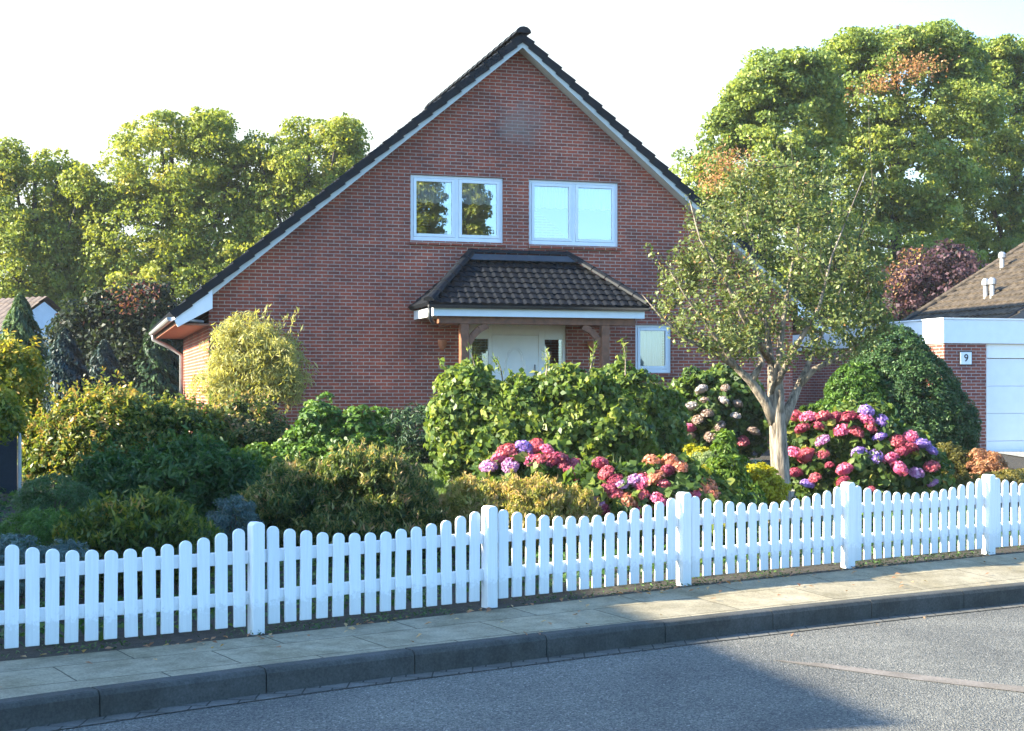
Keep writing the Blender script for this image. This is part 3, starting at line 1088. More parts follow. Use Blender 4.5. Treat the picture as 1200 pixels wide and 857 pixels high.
for px_ in (-1.39, 1.21):
    q = MB(); q.box(px_ - .075, px_ + .075, -1.45, -1.30, .3, 2.828); q.build('post', M['wood'], canopy, bevel=.008)
    sg = 1 if px_ < 0 else -1
    q = MB()
    arc = []
    for k in range(7):
        a = math.pi / 2 * k / 6
        arc.append((px_ + sg * (.075 + .34 - .34 * math.cos(a) * 1.0), 2.45 + .378 * math.sin(a)))
    inner = [(px_ + sg * (.075 + .45 - .36 * math.cos(a)), 2.36 + .378 * math.sin(a)) for a in [math.pi / 2 * k / 6 for k in range(7)]]
    path = [(px_ + sg * .06, -1.375, 2.46), (px_ + sg * .15, -1.375, 2.62), (px_ + sg * .27, -1.375, 2.74), (px_ + sg * .42, -1.375, 2.81)]
    for a_, b_ in zip(path, path[1:]): q.beam(a_, b_, .09, .11)
    q.build('brace', M['wood'], canopy)
# entrance steps
st = MB(); st.box(-1.3, 1.2, -1.2, -.004, .2, .56); st.box(-1.3, 1.2, -1.55, -1.204, .2, .40)
st.build('door_step', M['kerb'], house, bevel=.01)
# moss tuft lines and bare tile spots on the canopy are left to the tile material

# wall lamps (half bowls) beside the entrance
for t, lab in ((-1.47, 'small terracotta wall lamp on the brick left of the entrance post'), (1.66, 'small terracotta wall lamp on the brick right of the front door, under the canopy')):
    b = MB()
    prof = [(.02, -.09), (.05, -.07), (.075, -.02), (.085, .05), (.085, .09), (.078, .09), (.07, .04)]
    if t > 0: t = 1.42
    k0 = len(b.v); n = 14
    for r_, z in prof:
        for k in range(n):
            a = 2 * math.pi * k / n
            b.v.append((r_ * math.cos(a), r_ * math.sin(a), z))
    for i in range(len(prof) - 1):
        for k in range(n): b.f.append([k0 + i * n + k, k0 + i * n + (k + 1) % n, k0 + (i + 1) * n + (k + 1) % n, k0 + (i + 1) * n + k])
    b.box(-.03, .03, .08, .1, -.05, .05)
    o = b.build('wall_lamp', M['terracotta'], smooth=True)
    o.location = hpt(t, -.10, 2.50); o.rotation_euler = (0, 0, TH)
    tag(o, lab, 'wall lamp', 'terracotta wall lamps')

# net curtains inside
def curtain(x0, x1, z0, z1, y, amp, waves, label):
    n = int((x1 - x0) * 60)
    b = MB()
    for k, z in enumerate((z1, (z0 + z1) / 2, z0)):
        for i in range(n + 1):
            x = x0 + (x1 - x0) * i / n
            zz = z + (.012 * math.sin(i * .5) if k == 2 else 0)
            b.v.append((x, y + amp * math.sin(2 * math.pi * waves * i / n) * (1 + .3 * k), zz))
    for k in range(2):
        for i in range(n): b.f.append([k * (n + 1) + i, k * (n + 1) + i + 1, (k + 1) * (n + 1) + i + 1, (k + 1) * (n + 1) + i])
    o = b.build('net_curtain', M['curtain'], smooth=True)
    o.location = H0; o.rotation_euler = (0, 0, TH)
    tag(o, label, 'curtain', 'net curtains')
curtain(-1.92, -.36, 5.12, 5.55, .145, .014, 22, 'short white net curtain behind the left upper window with tree reflections')
curtain(.30, 1.90, 5.10, 5.55, .145, .014, 22, 'short white pleated net curtain behind the right upper window')
curtain(2.45, 2.97, 2.02, 2.88, .22, .02, 6, 'cream net curtain behind the small ground floor window')

# ------------------------------------------------------------------ neighbour bungalow with garage on the right
N0 = hpt(8.17, -1.35, 0)
bung = empty('brick_bungalow', N0, TH, 'single storey brick bungalow with white fascia, garage door and brown roof', 'house')
GZ1, GZ0 = 3.04, 2.58
w = MB()
w.box(.04, .98, .04, .4, .05, GZ0)            # brick pier beside the garage door
w.poly([(.04, .4, .05), (.04, .4, GZ0), (.04, 9, GZ0), (.04, 9, .05)])
w.box(4.2, 6.5, .04, .4, .05, GZ0)
w.poly([(6.5, .4, .05), (6.5, 9, .05), (6.5, 9, GZ0), (6.5, .4, GZ0)])
w.build('wall', M['brick_b'], bung)
w = MB()
w.box(0, 2.2, 0, .03, GZ0, GZ1); w.box(2.206, 4.4, 0, .03, GZ0, GZ1); w.box(4.406, 6.6, 0, .03, GZ0, GZ1)
w.box(0, .03, .033, 2.5, GZ0, GZ1); w.box(0, .03, 2.506, 5.5, GZ0, GZ1); w.box(0, .03, 5.506, 9, GZ0, GZ1)
w.box(-.02, 6.62, -.02, 9, GZ1 + .001, GZ1 + .03)
w.box(.033, 6.6, .033, 9, GZ0 + .002, GZ0 + .02)
w.build('fascia', M['white'], bung, bevel=.003)
w = MB()
w.box(.983, 1.04, .10, .2, .12, 2.575); w.box(1.04, 4.197, .10, .2, 2.30, 2.575)
w.build('garage_frame', M['cream'], bung, bevel=.004)
gd = MB()
for i in range(4):
    z0_ = .13 + i * .54
    gd.box(1.043, 4.19, .13, .17, z0_ + .003, z0_ + .537)
gd.box(1.043, 4.19, .1705, .19, .134, 2.29)
gdo = gd.build('garage_door', M['white'], bung, bevel=.006)
w = MB(); w.box(2.55, 2.69, .09, .128, .80, .83); w.box(2.60, 2.64, .10, .128, .74, .799); w.build('handle', M['dark_plastic'], gdo)
w = MB()
EV, EVZ = 1.65, 2.92                           # eave of the pitched roof, set back from the fascia edge
PT = math.tan(R(30))
tile_sheet(w, (EV, 0, EVZ), (0, 1, 0), (math.cos(R(30)), 0, math.sin(R(30))), 6.0, lambda t: (.62, 4.95), .2, .3, .022, .035)
tile_sheet(w, (EV + 12 * math.cos(R(30)), 0, EVZ), (0, 1, 0), (-math.cos(R(30)), 0, math.sin(R(30))), 6.0, lambda t: (.62, 4.95), .2, .3, .022, .035)
broof = w.build('roof', M['tile_brown'], bung)
w = MB(); cap_tiles(w, (EV, 4.93, EVZ + .03), (EV + 6 * math.cos(R(30)), 4.93, EVZ + 3.03), .075, .26)
w.build('verge_cap', M['tile_brown'], broof)
w = MB(); xr = EV + 6 * math.cos(R(30))
w.poly([(EV + .1, .72, GZ1 + .03), (2 * xr - EV - .1, .72, GZ1 + .03), (xr, .72, EVZ + 2.9)])
w.poly([(EV + .1, 4.8, GZ1 + .03), (xr, 4.8, EVZ + 2.9), (2 * xr - EV - .1, 4.8, GZ1 + .03)])
w.build('gable_board', M['dark_plastic'], bung)  # gable wall coloured near black to stand in for shade beneath the verge


def vent(loc, h, label):
    b = MB()
    b.tube([(0, 0, -.12), (0, 0, h * .55)], .055, 10)
    b.tube([(0, 0, h * .55), (0, 0, h * .62), (0, 0, h * .85), (0, 0, h)], [.06, .09, .09, .05], 10)
    o = b.build('roof_vent', M['zinc'], smooth=False)
    o.location = loc
    tag(o, label, 'roof vent', 'pipe vents on the bungalow roof')


def on_broof(px, py):
    best = None
    for s_ in np.arange(.7, 4.9, .02):
        # walk rows of the roof plane and find the pixel
        for t in np.arange(0, 6, .05):
            p = N0 + HU * (EV + t * math.cos(R(30))) + HW * s_ + Vector((0, 0, EVZ + t * .5))
            ex, ey = 600 + F * p.x / p.y, 455 - F * (p.z - EYE) / p.y
            e = (ex - px) ** 2 + (ey - py) ** 2
            if best is None or e < best[0]: best = (e, p)
    return best[1]


vent(on_broof(1155, 349) + Vector((0, 0, .05)), .36, 'grey pipe vent on the brown roof, left one of the close pair')
vent(on_broof(1163, 348) + Vector((0, 0, .05)), .36, 'grey pipe vent on the brown roof, right one of the close pair')
vent(on_broof(1174, 315) + Vector((0, 0, .05)), .34, 'grey pipe vent standing alone highest on the brown roof')

# house number plate
sx0 = .98 * .52
pl = MB(); pl.box(-.14, .14, -.02, 0, -.135, .135)
plate = pl.build('house_number_sign', M['black_paint'], bevel=.006)
plate.location = N0 + HU * .51 + HW * .038 + Vector((0, 0, 2.29)); plate.rotation_euler = (0, 0, TH)
tag(plate, 'square white house number plate with a 9 on the garage pier', 'sign')
pf = MB(); pf.box(-.122, .122, -.026, -.021, -.117, .117); pf.build('plate_face', M['white'], plate)
cu = bpy.data.curves.new('digit', 'FONT'); cu.body = '9'; cu.size = .2; cu.align_x = 'CENTER'; cu.align_y = 'CENTER'; cu.extrude = .002; cu.offset = .003
tmp = bpy.data.objects.new('digit', cu); COL.objects.link(tmp)
dg = bpy.context.evaluated_depsgraph_get()
me = bpy.data.meshes.new_from_object(tmp.evaluated_get(dg))
bpy.data.objects.remove(tmp)
me.materials.clear(); me.materials.append(M['black_paint'])
dgt = bpy.data.objects.new('digit', me); link(dgt, plate); dgt.location = (0, -.0295, 0); dgt.rotation_euler = (R(90), 0, 0)
# small white meter box on the sunlit flank
mbx = MB(); mbx.box(-.03, 0, -.2, .2, -.14, .14)
mo = mbx.build('meter_box', M['white'], bevel=.01); mo.location = N0 + HU * .036 + HW * .75 + Vector((0, 0, 2.3)); mo.rotation_euler = (0, 0, TH)
tag(mo, 'small white box on the sunlit side wall of the garage', 'meter box')
# driveway in front of the garage
dv = MB(); 
for i in range(12):
    for j in range(6):
        q = []
        for a, b_ in ((i, j), (i + 1, j), (i + 1, j + 1), (i, j + 1)):
            p = N0 + HU * (1.0 + b_ * .55) + HW * (.05 - a * .85)
            q.append((p.x, p.y, float(terrain_z(p.x, p.y)) + .006 - .0))
        dv.poly(q)
tag(dv.build('driveway', M['paving']), kind='structure')

# ------------------------------------------------------------------ white house far left
A = P(52, 350, 46)
wh = empty('white_house', (A.x, A.y, .5), R(-30), 'white plastered house with brown corrugated roof behind the garden', 'house')
hz = A.z - .5
w = MB()
# local: x = towards the right (gable side at x = 0), y = depth; roof ridge along -x
ww, wd = 7.0, 2.6
w.poly([(0, -wd, 0), (0, wd, 0), (0, wd, hz - 1.65), (0, 0, hz - .1), (0, -wd, hz - 1.65)])
w.poly([(-ww, -wd, 0), (0, -wd, 0), (0, -wd, hz - 1.65), (-ww, -wd, hz - 1.65)])
w.poly([(0, wd, 0), (-ww, wd, 0), (-ww, wd, hz - 1.65), (0, wd, hz - 1.65)])
w.poly([(-ww, wd, 0), (-ww, -wd, 0), (-ww, -wd, hz - 1.65), (-ww, 0, hz - .1), (-ww, wd, hz - 1.65)])
w.build('wall', M['plaster'], wh)
w = MB()
ang = math.atan2(1.65, wd)
tile_sheet(w, (0, -wd - .25, hz - 1.75), (1, 0, 0), (0, math.cos(ang), math.sin(ang)), (wd + .25) / math.cos(ang), lambda t: (-ww - .2, .12), .28, 1.5, .04, .02)
tile_sheet(w, (0, wd + .25, hz - 1.75), (1, 0, 0), (0, -math.cos(ang), math.sin(ang)), (wd + .25) / math.cos(ang), lambda t: (-ww - .2, .12), .28, 1.5, .04, .02)
w.build('roof', M['corrug'], wh)

# ------------------------------------------------------------------ neighbour house out of the frame on the left: it shades the pavement and the left garden
tipg = Vector((2.33, 8.08, -.158))
HN = 8.5
k_ = 1 / math.tan(SUN_EL)
Pn = tipg + Vector((-math.sin(SUN_AZ), math.cos(SUN_AZ), 0)) * k_ * (HN - tipg.z)
nh = empty('neighbour_house', (Pn.x, Pn.y, 0), TH, 'brick neighbour house with tiled gable standing left of the garden', 'house')
nw, ndp = 4.9, 11.0
w = MB()
tz = lambda x: HN - .25 - SL * abs(x)
w.poly([(-nw, .3, 0), (nw, .3, 0), (nw, .3, tz(nw)), (0, .3, tz(0)), (-nw, .3, tz(nw))])
w.poly([(nw, ndp, 0), (-nw, ndp, 0), (-nw, ndp, tz(nw)), (0, ndp, tz(0)), (nw, ndp, tz(nw))])
w.poly([(nw, .3, 0), (nw, ndp, 0), (nw, ndp, tz(nw)), (nw, .3, tz(nw))])
w.poly([(-nw, ndp, 0), (-nw, .3, 0), (-nw, .3, tz(nw)), (-nw, ndp, tz(nw))])
w.build('wall', M['brick'], nh)
w = MB()
e_ = nw + .4
ez_ = HN - .06 - SL * e_
for sgn in (-1, 1):
    tile_sheet(w, (sgn * e_, 0, ez_), (0, 1, 0), (-sgn * cosr, 0, sinr), e_ / cosr, lambda t: (0, ndp + .3), .3, .345, .02, .045)
w.build('roof', M['tile'], nh)
for x_, z_ in ((-2.6, 1.0), (1.0, 1.0), (-.8, 4.8)):
    w = MB(); w.box(x_, x_ + 1.6, .24, .298, z_, z_ + 1.3)
    w.build('window', M['white'], nh)

# ------------------------------------------------------------------ foliage palettes
LM = {}
LM['linden'] = leaf_mat('linden_leaves', [(0, (.08, .12, .02)), (.45, (.19, .23, .032)), (.8, (.31, .32, .05)), (1, (.42, .35, .07))])
LM['oak'] = leaf_mat('oak_leaves', [(0, (.075, .125, .04)), (.45, (.18, .235, .05)), (.78, (.30, .34, .065)), (1, (.40, .38, .09))])
LM['orange'] = leaf_mat('autumn_orange_leaves', [(0, (.20, .09, .04)), (.5, (.36, .16, .07)), (.8, (.42, .24, .12)), (1, (.30, .28, .08))])
LM['redleaf'] = leaf_mat('dark_red_leaves', [(0, (.05, .014, .016)), (.6, (.13, .035, .035)), (1, (.2, .12, .05))])
LM['purple'] = leaf_mat('purple_leaves', [(0, (.02, .016, .018)), (.5, (.075, .036, .05)), (1, (.16, .085, .10))])
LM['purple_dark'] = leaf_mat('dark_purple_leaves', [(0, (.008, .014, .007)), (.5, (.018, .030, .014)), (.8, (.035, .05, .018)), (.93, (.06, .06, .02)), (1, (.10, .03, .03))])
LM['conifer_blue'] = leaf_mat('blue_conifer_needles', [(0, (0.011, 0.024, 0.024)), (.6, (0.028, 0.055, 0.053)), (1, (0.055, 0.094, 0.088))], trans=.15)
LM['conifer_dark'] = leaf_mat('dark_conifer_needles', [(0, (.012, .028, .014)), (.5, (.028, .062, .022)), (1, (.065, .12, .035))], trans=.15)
LM['conifer_light'] = leaf_mat('light_conifer_sprays', [(0, (0.042, 0.077, 0.035)), (.6, (0.091, 0.147, 0.056)), (1, (0.168, 0.224, 0.084))], trans=.25)
LM['yellowgreen'] = leaf_mat('yellow_green_leaves', [(0, (.05, .08, .014)), (.4, (.14, .18, .022)), (.75, (.30, .28, .035)), (1, (.44, .30, .05))])
LM['rhodo'] = leaf_mat('rhododendron_leaves', [(0, (.018, .042, .011)), (.4, (.055, .10, .02)), (.72, (.15, .185, .03)), (.93, (.30, .29, .05)), (1, (.34, .22, .06))], rough=.38)
LM['bamboo'] = leaf_mat('pale_willow_leaves', [(0, (.14, .15, .05)), (.5, (.32, .31, .10)), (1, (.55, .50, .2))], trans=.45)
LM['fern'] = leaf_mat('deep_green_leaves', [(0, (.018, .055, .016)), (.55, (.05, .115, .030)), (1, (.12, .20, .05))], rough=.42)
LM['mound'] = leaf_mat('dark_pine_needles', [(0, (.02, .05, .012)), (.6, (.05, .105, .024)), (1, (.10, .17, .04))], trans=.2)
LM['grassy'] = leaf_mat('fine_green_blades', [(0, (.03, .08, .01)), (.6, (.075, .16, .025)), (1, (.13, .22, .04))])
LM['bluegrey'] = leaf_mat('blue_grey_needles', [(0, (0.039, 0.077, 0.072)), (.6, (0.088, 0.149, 0.138)), (1, (0.165, 0.231, 0.209))], trans=.15)
LM['pieris'] = leaf_mat('copper_tipped_leaves', [(0, (.02, .042, .013)), (.45, (.06, .10, .025)), (.68, (.14, .17, .045)), (.86, (.32, .28, .09)), (1, (.42, .26, .14))])
LM['pieris_light'] = leaf_mat('straw_tipped_leaves', [(0, (.05, .07, .015)), (.4, (.15, .17, .03)), (.7, (.33, .30, .07)), (1, (.5, .34, .16))])
LM['hedge'] = leaf_mat('broad_hedge_leaves', [(0, (.03, .06, .013)), (.45, (.095, .155, .03)), (.8, (.19, .24, .045)), (1, (.32, .32, .08))], rough=.45)
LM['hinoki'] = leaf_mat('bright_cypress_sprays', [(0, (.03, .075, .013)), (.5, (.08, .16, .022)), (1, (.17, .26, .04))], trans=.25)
LM['hydr'] = leaf_mat('hydrangea_leaves', [(0, (0.023, 0.052, 0.013)), (.45, (0.065, 0.117, 0.026)), (.8, (0.143, 0.195, 0.039)), (1, (0.312, 0.286, 0.065))])
LM['gold'] = leaf_mat('golden_leaves', [(0, (0.176, 0.176, 0.011)), (.5, (0.396, 0.363, 0.022)), (1, (0.550, 0.495, 0.044))])
LM['bright'] = leaf_mat('fresh_green_leaves', [(0, (0.055, 0.110, 0.017)), (.5, (0.121, 0.198, 0.028)), (1, (0.220, 0.286, 0.055))])
LM['sage'] = leaf_mat('pale_green_leaves', [(0, (0.110, 0.154, 0.066)), (.5, (0.220, 0.275, 0.121)), (1, (0.352, 0.396, 0.198))])
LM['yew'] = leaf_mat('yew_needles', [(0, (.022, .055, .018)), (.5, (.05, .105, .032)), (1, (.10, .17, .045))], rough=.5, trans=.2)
LM['olive'] = leaf_mat('olive_hedge_leaves', [(0, (0.055, 0.055, 0.013)), (.5, (0.132, 0.121, 0.028)), (1, (0.242, 0.198, 0.055))])
LM['heath'] = leaf_mat('coral_heath', [(0, (0.220, 0.099, 0.055)), (.5, (0.418, 0.198, 0.110)), (1, (0.495, 0.330, 0.176))])
LM['apple'] = leaf_mat('small_tree_leaves', [(0, (.045, .07, .025)), (.45, (.11, .145, .042)), (.8, (.22, .235, .075)), (.95, (.34, .28, .11)), (1, (.38, .19, .08))], trans=.3)
LM['grass'] = leaf_mat('lawn_blades', [(0, (0.066, 0.121, 0.022)), (.6, (0.132, 0.209, 0.039)), (1, (0.220, 0.275, 0.066))])
LM['iris'] = leaf_mat('iris_blades', [(0, (0.077, 0.132, 0.033)), (.6, (0.176, 0.220, 0.077)), (1, (0.352, 0.363, 0.176))])
FL = {}
FL['red'] = leaf_mat('red_petals', [(0, (.26, .04, .07)), (.5, (.48, .09, .13)), (1, (.66, .27, .27))], trans=.3)
FL['wine'] = leaf_mat('wine_petals', [(0, (.17, .02, .05)), (.5, (.34, .05, .10)), (1, (.5, .16, .19))], trans=.3)
FL['pink'] = leaf_mat('pink_petals', [(0, (0.420, 0.060, 0.168)), (.5, (0.636, 0.132, 0.276)), (1, (0.800, 0.348, 0.444))], trans=.3)
FL['purple'] = leaf_mat('violet_petals', [(0, (0.177, 0.111, 0.408)), (.5, (0.331, 0.199, 0.584)), (1, (0.518, 0.386, 0.738))], trans=.3)
FL['mauve'] = leaf_mat('mauve_petals', [(0, (0.298, 0.111, 0.320)), (.5, (0.496, 0.232, 0.474)), (1, (0.672, 0.452, 0.617))], trans=.3)
FL['coral'] = leaf_mat('coral_petals', [(0, (0.320, 0.089, 0.056)), (.5, (0.518, 0.199, 0.122)), (1, (0.650, 0.375, 0.254))], trans=.3)
FL['pale'] = leaf_mat('faded_cream_petals', [(0, (.18, .11, .08)), (.5, (.34, .24, .20)), (1, (.48, .40, .36))], trans=.3)
FL['white'] = leaf_mat('white_petals', [(0, (.28, .24, .25)), (.5, (.46, .40, .42)), (1, (.6, .56, .57))], trans=.3)

# ------------------------------------------------------------------ background trees
def crown_tree(name, label, Y, lobes, mat, leaf, clumps, per, clump_r, trunk_px, group, cat='tree', bark='bark_dark', tr=.28, core=.0, limbs=10, accents=None, acc='orange', bumps=0, zbase=.4, **kw):
    if bumps: lobes = [(l[0], l[1] + 13, l[2], l[3]) for l in lobes]
    L = [lobe_px(*l[:4], Y + (l[4] if len(l) > 4 else 0), .9) for l in lobes]
    for l in list(lobes):
        for q in range(bumps):
            a_ = random.uniform(-.2, math.pi + .2)
            bx, by = l[0] + l[2] * 1.0 * math.cos(a_), l[1] - l[3] * 1.0 * math.sin(a_)
            if any(((bx - m[0]) / m[2]) ** 2 + ((by - m[1]) / m[3]) ** 2 < .8 for m in lobes if m is not l): continue
            r_ = random.uniform(9, 18)
            L.append(lobe_px(bx, by, r_ * random.uniform(.7, 1.1), r_, Y + random.uniform(-1.5, .5), .9))
    tx = (trunk_px - 600) / F * Y
    root = empty(name, (tx, Y, zbase), 0, label, cat, group)
    pos, nor, v, ex = cloud(L, clumps, per, clump_r, bottom=zbase + .3, core=core, **kw)
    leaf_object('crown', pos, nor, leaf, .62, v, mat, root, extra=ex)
    b = MB()
    topz = max(l[2] for l in L) - zbase
    b.tube([(0, 0, -.2), (.08, 0, topz * .3), (-.05, .1, topz * .6), (.05, 0, topz * 1.02)], [tr, tr * .8, tr * .55, tr * .2], 8)
    for q in range(limbs):
        l = L[q % len(L)]
        d = Vector(rng.normal(size=3)).normalized()
        e = Vector((l[0] - tx + d.x * l[3] * .75, l[1] - Y + d.y * l[4] * .75, l[2] - zbase + d.z * l[5] * .6))
        z0 = max(.8, min(e.z - 1.0, topz * random.uniform(.25, .8)))
        s_ = Vector((0, 0, z0))
        m_ = s_.lerp(e, .5) + Vector((0, 0, -.25))
        b.tube([s_, m_, e], [tr * .42, tr * .25, .03], 6)
    b.build('trunk', M[bark], root, smooth=True)
    if accents:
        AP, AN, AV = [], [], []
        for (px, py, rx, ry, n) in accents:
            c = P(px, py, Y - max(l[4] for l in L) * 1.12)
            p = np.array(c) + rng.normal(size=(n, 3)) * np.array([rx / F * Y * .6, .5, ry / F * Y * .6])
            AP.append(p); AN.append(rng.normal(size=(n, 3)) + np.array([0, -.3, .5])); AV.append(rng.uniform(0, 1, n))
        leaf_object('autumn_leaves', np.concatenate(AP), np.concatenate(AN), leaf * .75, .5, np.concatenate(AV), LM[acc], root)
    return root


TG = 'tall leafy trees behind the brick house'
tk = dict(bumps=5, shell=(.55, 1.08), flat=.7, up=.3, rough=1.0, vbase=.5, vclump=.15, vleaf=.13)
crown_tree('linden_tree', 'tall linden cut by the left edge of the photo, behind the white house', 56,
           [(35, 235, 66, 66), (20, 300, 80, 70), (80, 290, 45, 70), (50, 370, 70, 50)], LM['linden'], .14, 1100, 84, .5, 40, TG, **tk)
crown_tree('linden_tree', 'tallest linden left of the house with broad rounded crown', 56,
           [(205, 190, 80, 60), (170, 265, 78, 75), (245, 250, 60, 75), (195, 330, 90, 65), (130, 310, 40, 55), (200, 400, 85, 50)], LM['linden'], .14, 1550, 84, .5, 200, TG, **tk)
crown_tree('linden_tree', 'linden rising directly behind the left roof slope of the house', 56,
           [(365, 190, 70, 52), (330, 240, 50, 60), (400, 230, 60, 60), (340, 310, 75, 60), (300, 380, 70, 60)], LM['linden'], .14, 1200, 84, .5, 360, TG, **tk)
ok_ = dict(bumps=9, shell=(.5, 1.2), flat=.6, up=.3, rough=1.0, vbase=.48, vclump=.17, vleaf=.13)
crown_tree('oak_tree', 'green oak just right of the roof with an orange branch low on its left', 46,
           [(880, 190, 75, 70), (850, 250, 50, 60), (930, 140, 55, 60), (915, 280, 75, 75), (900, 360, 80, 60), (838, 180, 20, 26), (866, 140, 20, 26), (905, 92, 24, 26), (948, 82, 20, 26), (818, 255, 18, 22), (884, 116, 18, 18)], LM['oak'], .125, 1150, 95, .44, 900, TG,
           accents=[(852, 195, 26, 18, 700), (835, 215, 16, 12, 260)], **ok_)
crown_tree('oak_tree', 'highest oak behind the small front tree with orange leaves near its top', 50,
           [(1010, 118, 62, 62), (1090, 118, 62, 58), (1060, 190, 80, 70), (990, 210, 70, 80), (1040, 290, 85, 70), (1000, 350, 90, 60), (1015, 58, 26, 22), (985, 72, 18, 22), (1060, 54, 20, 16), (1098, 52, 26, 22), (1128, 66, 18, 24), (960, 100, 22, 26)], LM['oak'], .125, 1500, 95, .45, 1050, TG,
           accents=[(1070, 78, 26, 12, 700), (1035, 98, 20, 9, 380), (1000, 110, 10, 8, 70), (960, 122, 14, 9, 90)], **ok_)
crown_tree('oak_tree', 'broad oak over the bungalow roof at the right edge of the photo', 54,
           [(1170, 128, 62, 55), (1210, 180, 70, 80), (1150, 230, 65, 60), (1190, 290, 80, 60), (1110, 300, 60, 50), (1150, 74, 20, 22), (1190, 66, 24, 20)], LM['oak'], .125, 1150, 95, .45, 1190, TG,
           accents=[(1110, 240, 10, 9, 60)], **ok_)
crown_tree('purple_plum', 'purple leaved plum bush rising behind the brown bungalow roof', 40,
           [(1095, 325, 42, 32), (1065, 350, 32, 30), (1120, 315, 25, 22)], LM['purple'], .12, 120, 60, .34, 1090, None, accents=[(1048, 325, 12, 16, 120), (1070, 300, 9, 8, 50)], tr=.1, limbs=8, shell=(.35, 1.15), rough=1.0, vbase=.5, zbase=.5)
crown_tree('dark_beech', 'dark shaded tree with some red leaves left of the house', 38,
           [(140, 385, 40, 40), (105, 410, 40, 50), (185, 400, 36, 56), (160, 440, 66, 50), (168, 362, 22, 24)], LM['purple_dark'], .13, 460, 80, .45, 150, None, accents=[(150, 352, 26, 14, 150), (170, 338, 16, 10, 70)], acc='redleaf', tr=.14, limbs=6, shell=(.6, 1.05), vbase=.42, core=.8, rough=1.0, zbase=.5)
# conifers left
def conifer(name, label, Y, px, top, bot, rpx, mat, group=None, leaf=.16, n=5200, droop=.5):
    z1 = EYE + (455 - top) / F * Y; z0 = .45; X = (px - 600) / F * Y; Rr = rpx / F * Y
    root = empty(name, (X, Y, z0), 0, label, 'conifer', group)
    h = z1 - z0
    t = rng.uniform(0, 1, n) ** .7
    layer = (np.floor(t * 14) + rng.uniform(0, .8, n)) / 14
    a = rng.uniform(0, 2 * np.pi, n)
    rr = Rr * (1 - layer) ** .75 * rng.uniform(.55, 1.05, n) * (1 + .18 * np.sin(a * 5 + layer * 40))
    pos = np.stack([X + rr * np.cos(a), Y + rr * np.sin(a), z0 + layer * h - droop * rr * .35], 1)
    pos[:, 2] = np.maximum(pos[:, 2], z0 + .05)
    out = np.stack([np.cos(a), np.sin(a), np.full(n, -droop)], 1)
    nor = np.stack([np.cos(a) * .6, np.sin(a) * .6, np.full(n, .8)], 1) + rng.normal(size=(n, 3)) * .35
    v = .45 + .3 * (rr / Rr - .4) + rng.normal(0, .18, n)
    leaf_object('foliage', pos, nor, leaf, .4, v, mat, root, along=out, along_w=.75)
    b = MB(); b.tube([(0, 0, -.1), (0, 0, h * .97)], [.12, .02], 8); b.build('trunk', M['bark_dark'], root)


conifer('weeping_conifer', 'pale green weeping conifer in front of the white house', 33, 24, 343, 480, 60, LM['conifer_light'], None, .17, 12000, 1.0)
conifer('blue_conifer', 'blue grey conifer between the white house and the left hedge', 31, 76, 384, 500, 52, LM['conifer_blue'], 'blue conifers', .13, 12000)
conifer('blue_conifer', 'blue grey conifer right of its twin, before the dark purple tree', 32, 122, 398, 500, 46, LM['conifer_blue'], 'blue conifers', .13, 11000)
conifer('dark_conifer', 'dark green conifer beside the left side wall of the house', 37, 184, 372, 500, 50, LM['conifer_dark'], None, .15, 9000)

# two trees across the road, mirrored in the upper left window
for (x, y_, h_, w_, lab) in ((27.4, -25.9, 16.0, 1.9, 'broad tree across the street mirrored in the upper left window'), (30.3, -24.6, 16.2, 1.0, 'slim tall tree across the street mirrored in the upper left window')):
    root = empty('street_tree', (x, y_, 0), 0, lab, 'tree', 'trees across the street')
    L = [(x, y_, h_ * .45, w_, w_, h_ * .36), (x + .1, y_, h_ * .72, w_ * .75, w_ * .75, h_ * .25)]
    pos, nor, v, ex = cloud(L, 260, 60, .45, bottom=.5, core=.75, shell=(.7, 1))
    leaf_object('crown', pos, nor, .22, .6, v, LM['linden'], root, extra=ex)
    b = MB(); b.tube([(0, 0, -.1), (0, 0, h_ * .6)], [.3, .15], 8); b.build('trunk', M['bark_dark'], root)
# ------------------------------------------------------------------ garden shrubs, left
shrub('hedge_shrub', 'yellow green leafy shrub at the left edge above the dark screen', 'shrub', 20, [(12, 445, 34, 40), (0, 490, 40, 40), (25, 480, 22, 35), (-4, 490, 24, 24, -3.4)], LM['yellowgreen'], .075, 190, 46, .16, .45, tip=.25, vbase=.5, sprigs=60, stems=False)
shrub('mixed_shrub', 'tall yellow green shrub in the left garden with reddish new tips', 'shrub', 19.5, [(110, 515, 56, 48), (70, 525, 40, 40), (140, 496, 36, 34), (95, 550, 60, 40)], LM['rhodo'], .075, 380, 46, .16, .42, tip=.4, vbase=.5, sprigs=150, sprig_l=2.4, vleaf=.2)
shrub('rhododendron', 'rounded rhododendron below the house corner, sunlit on top', 'shrub', 20, [(205, 515, 58, 42), (240, 530, 35, 36), (180, 540, 60, 35)], LM['rhodo'], .07, 380, 46, .14, .42, tip=.25, vbase=.46, sprigs=70, sprig_l=1.7)
shrub('willow_shrub', 'pale yellow feathery shrub at the left corner of the brick wall', 'shrub', 24, [(295, 425, 52, 44), (270, 450, 40, 40), (325, 440, 30, 40), (290, 395, 36, 24)], LM['bamboo'], .13, 420, 36, .2, .16, core=0, shell=(.3, 1.05), up=.1, rough=.9, along=(0.1, 0, 1), along_w=.45, vbase=.55)
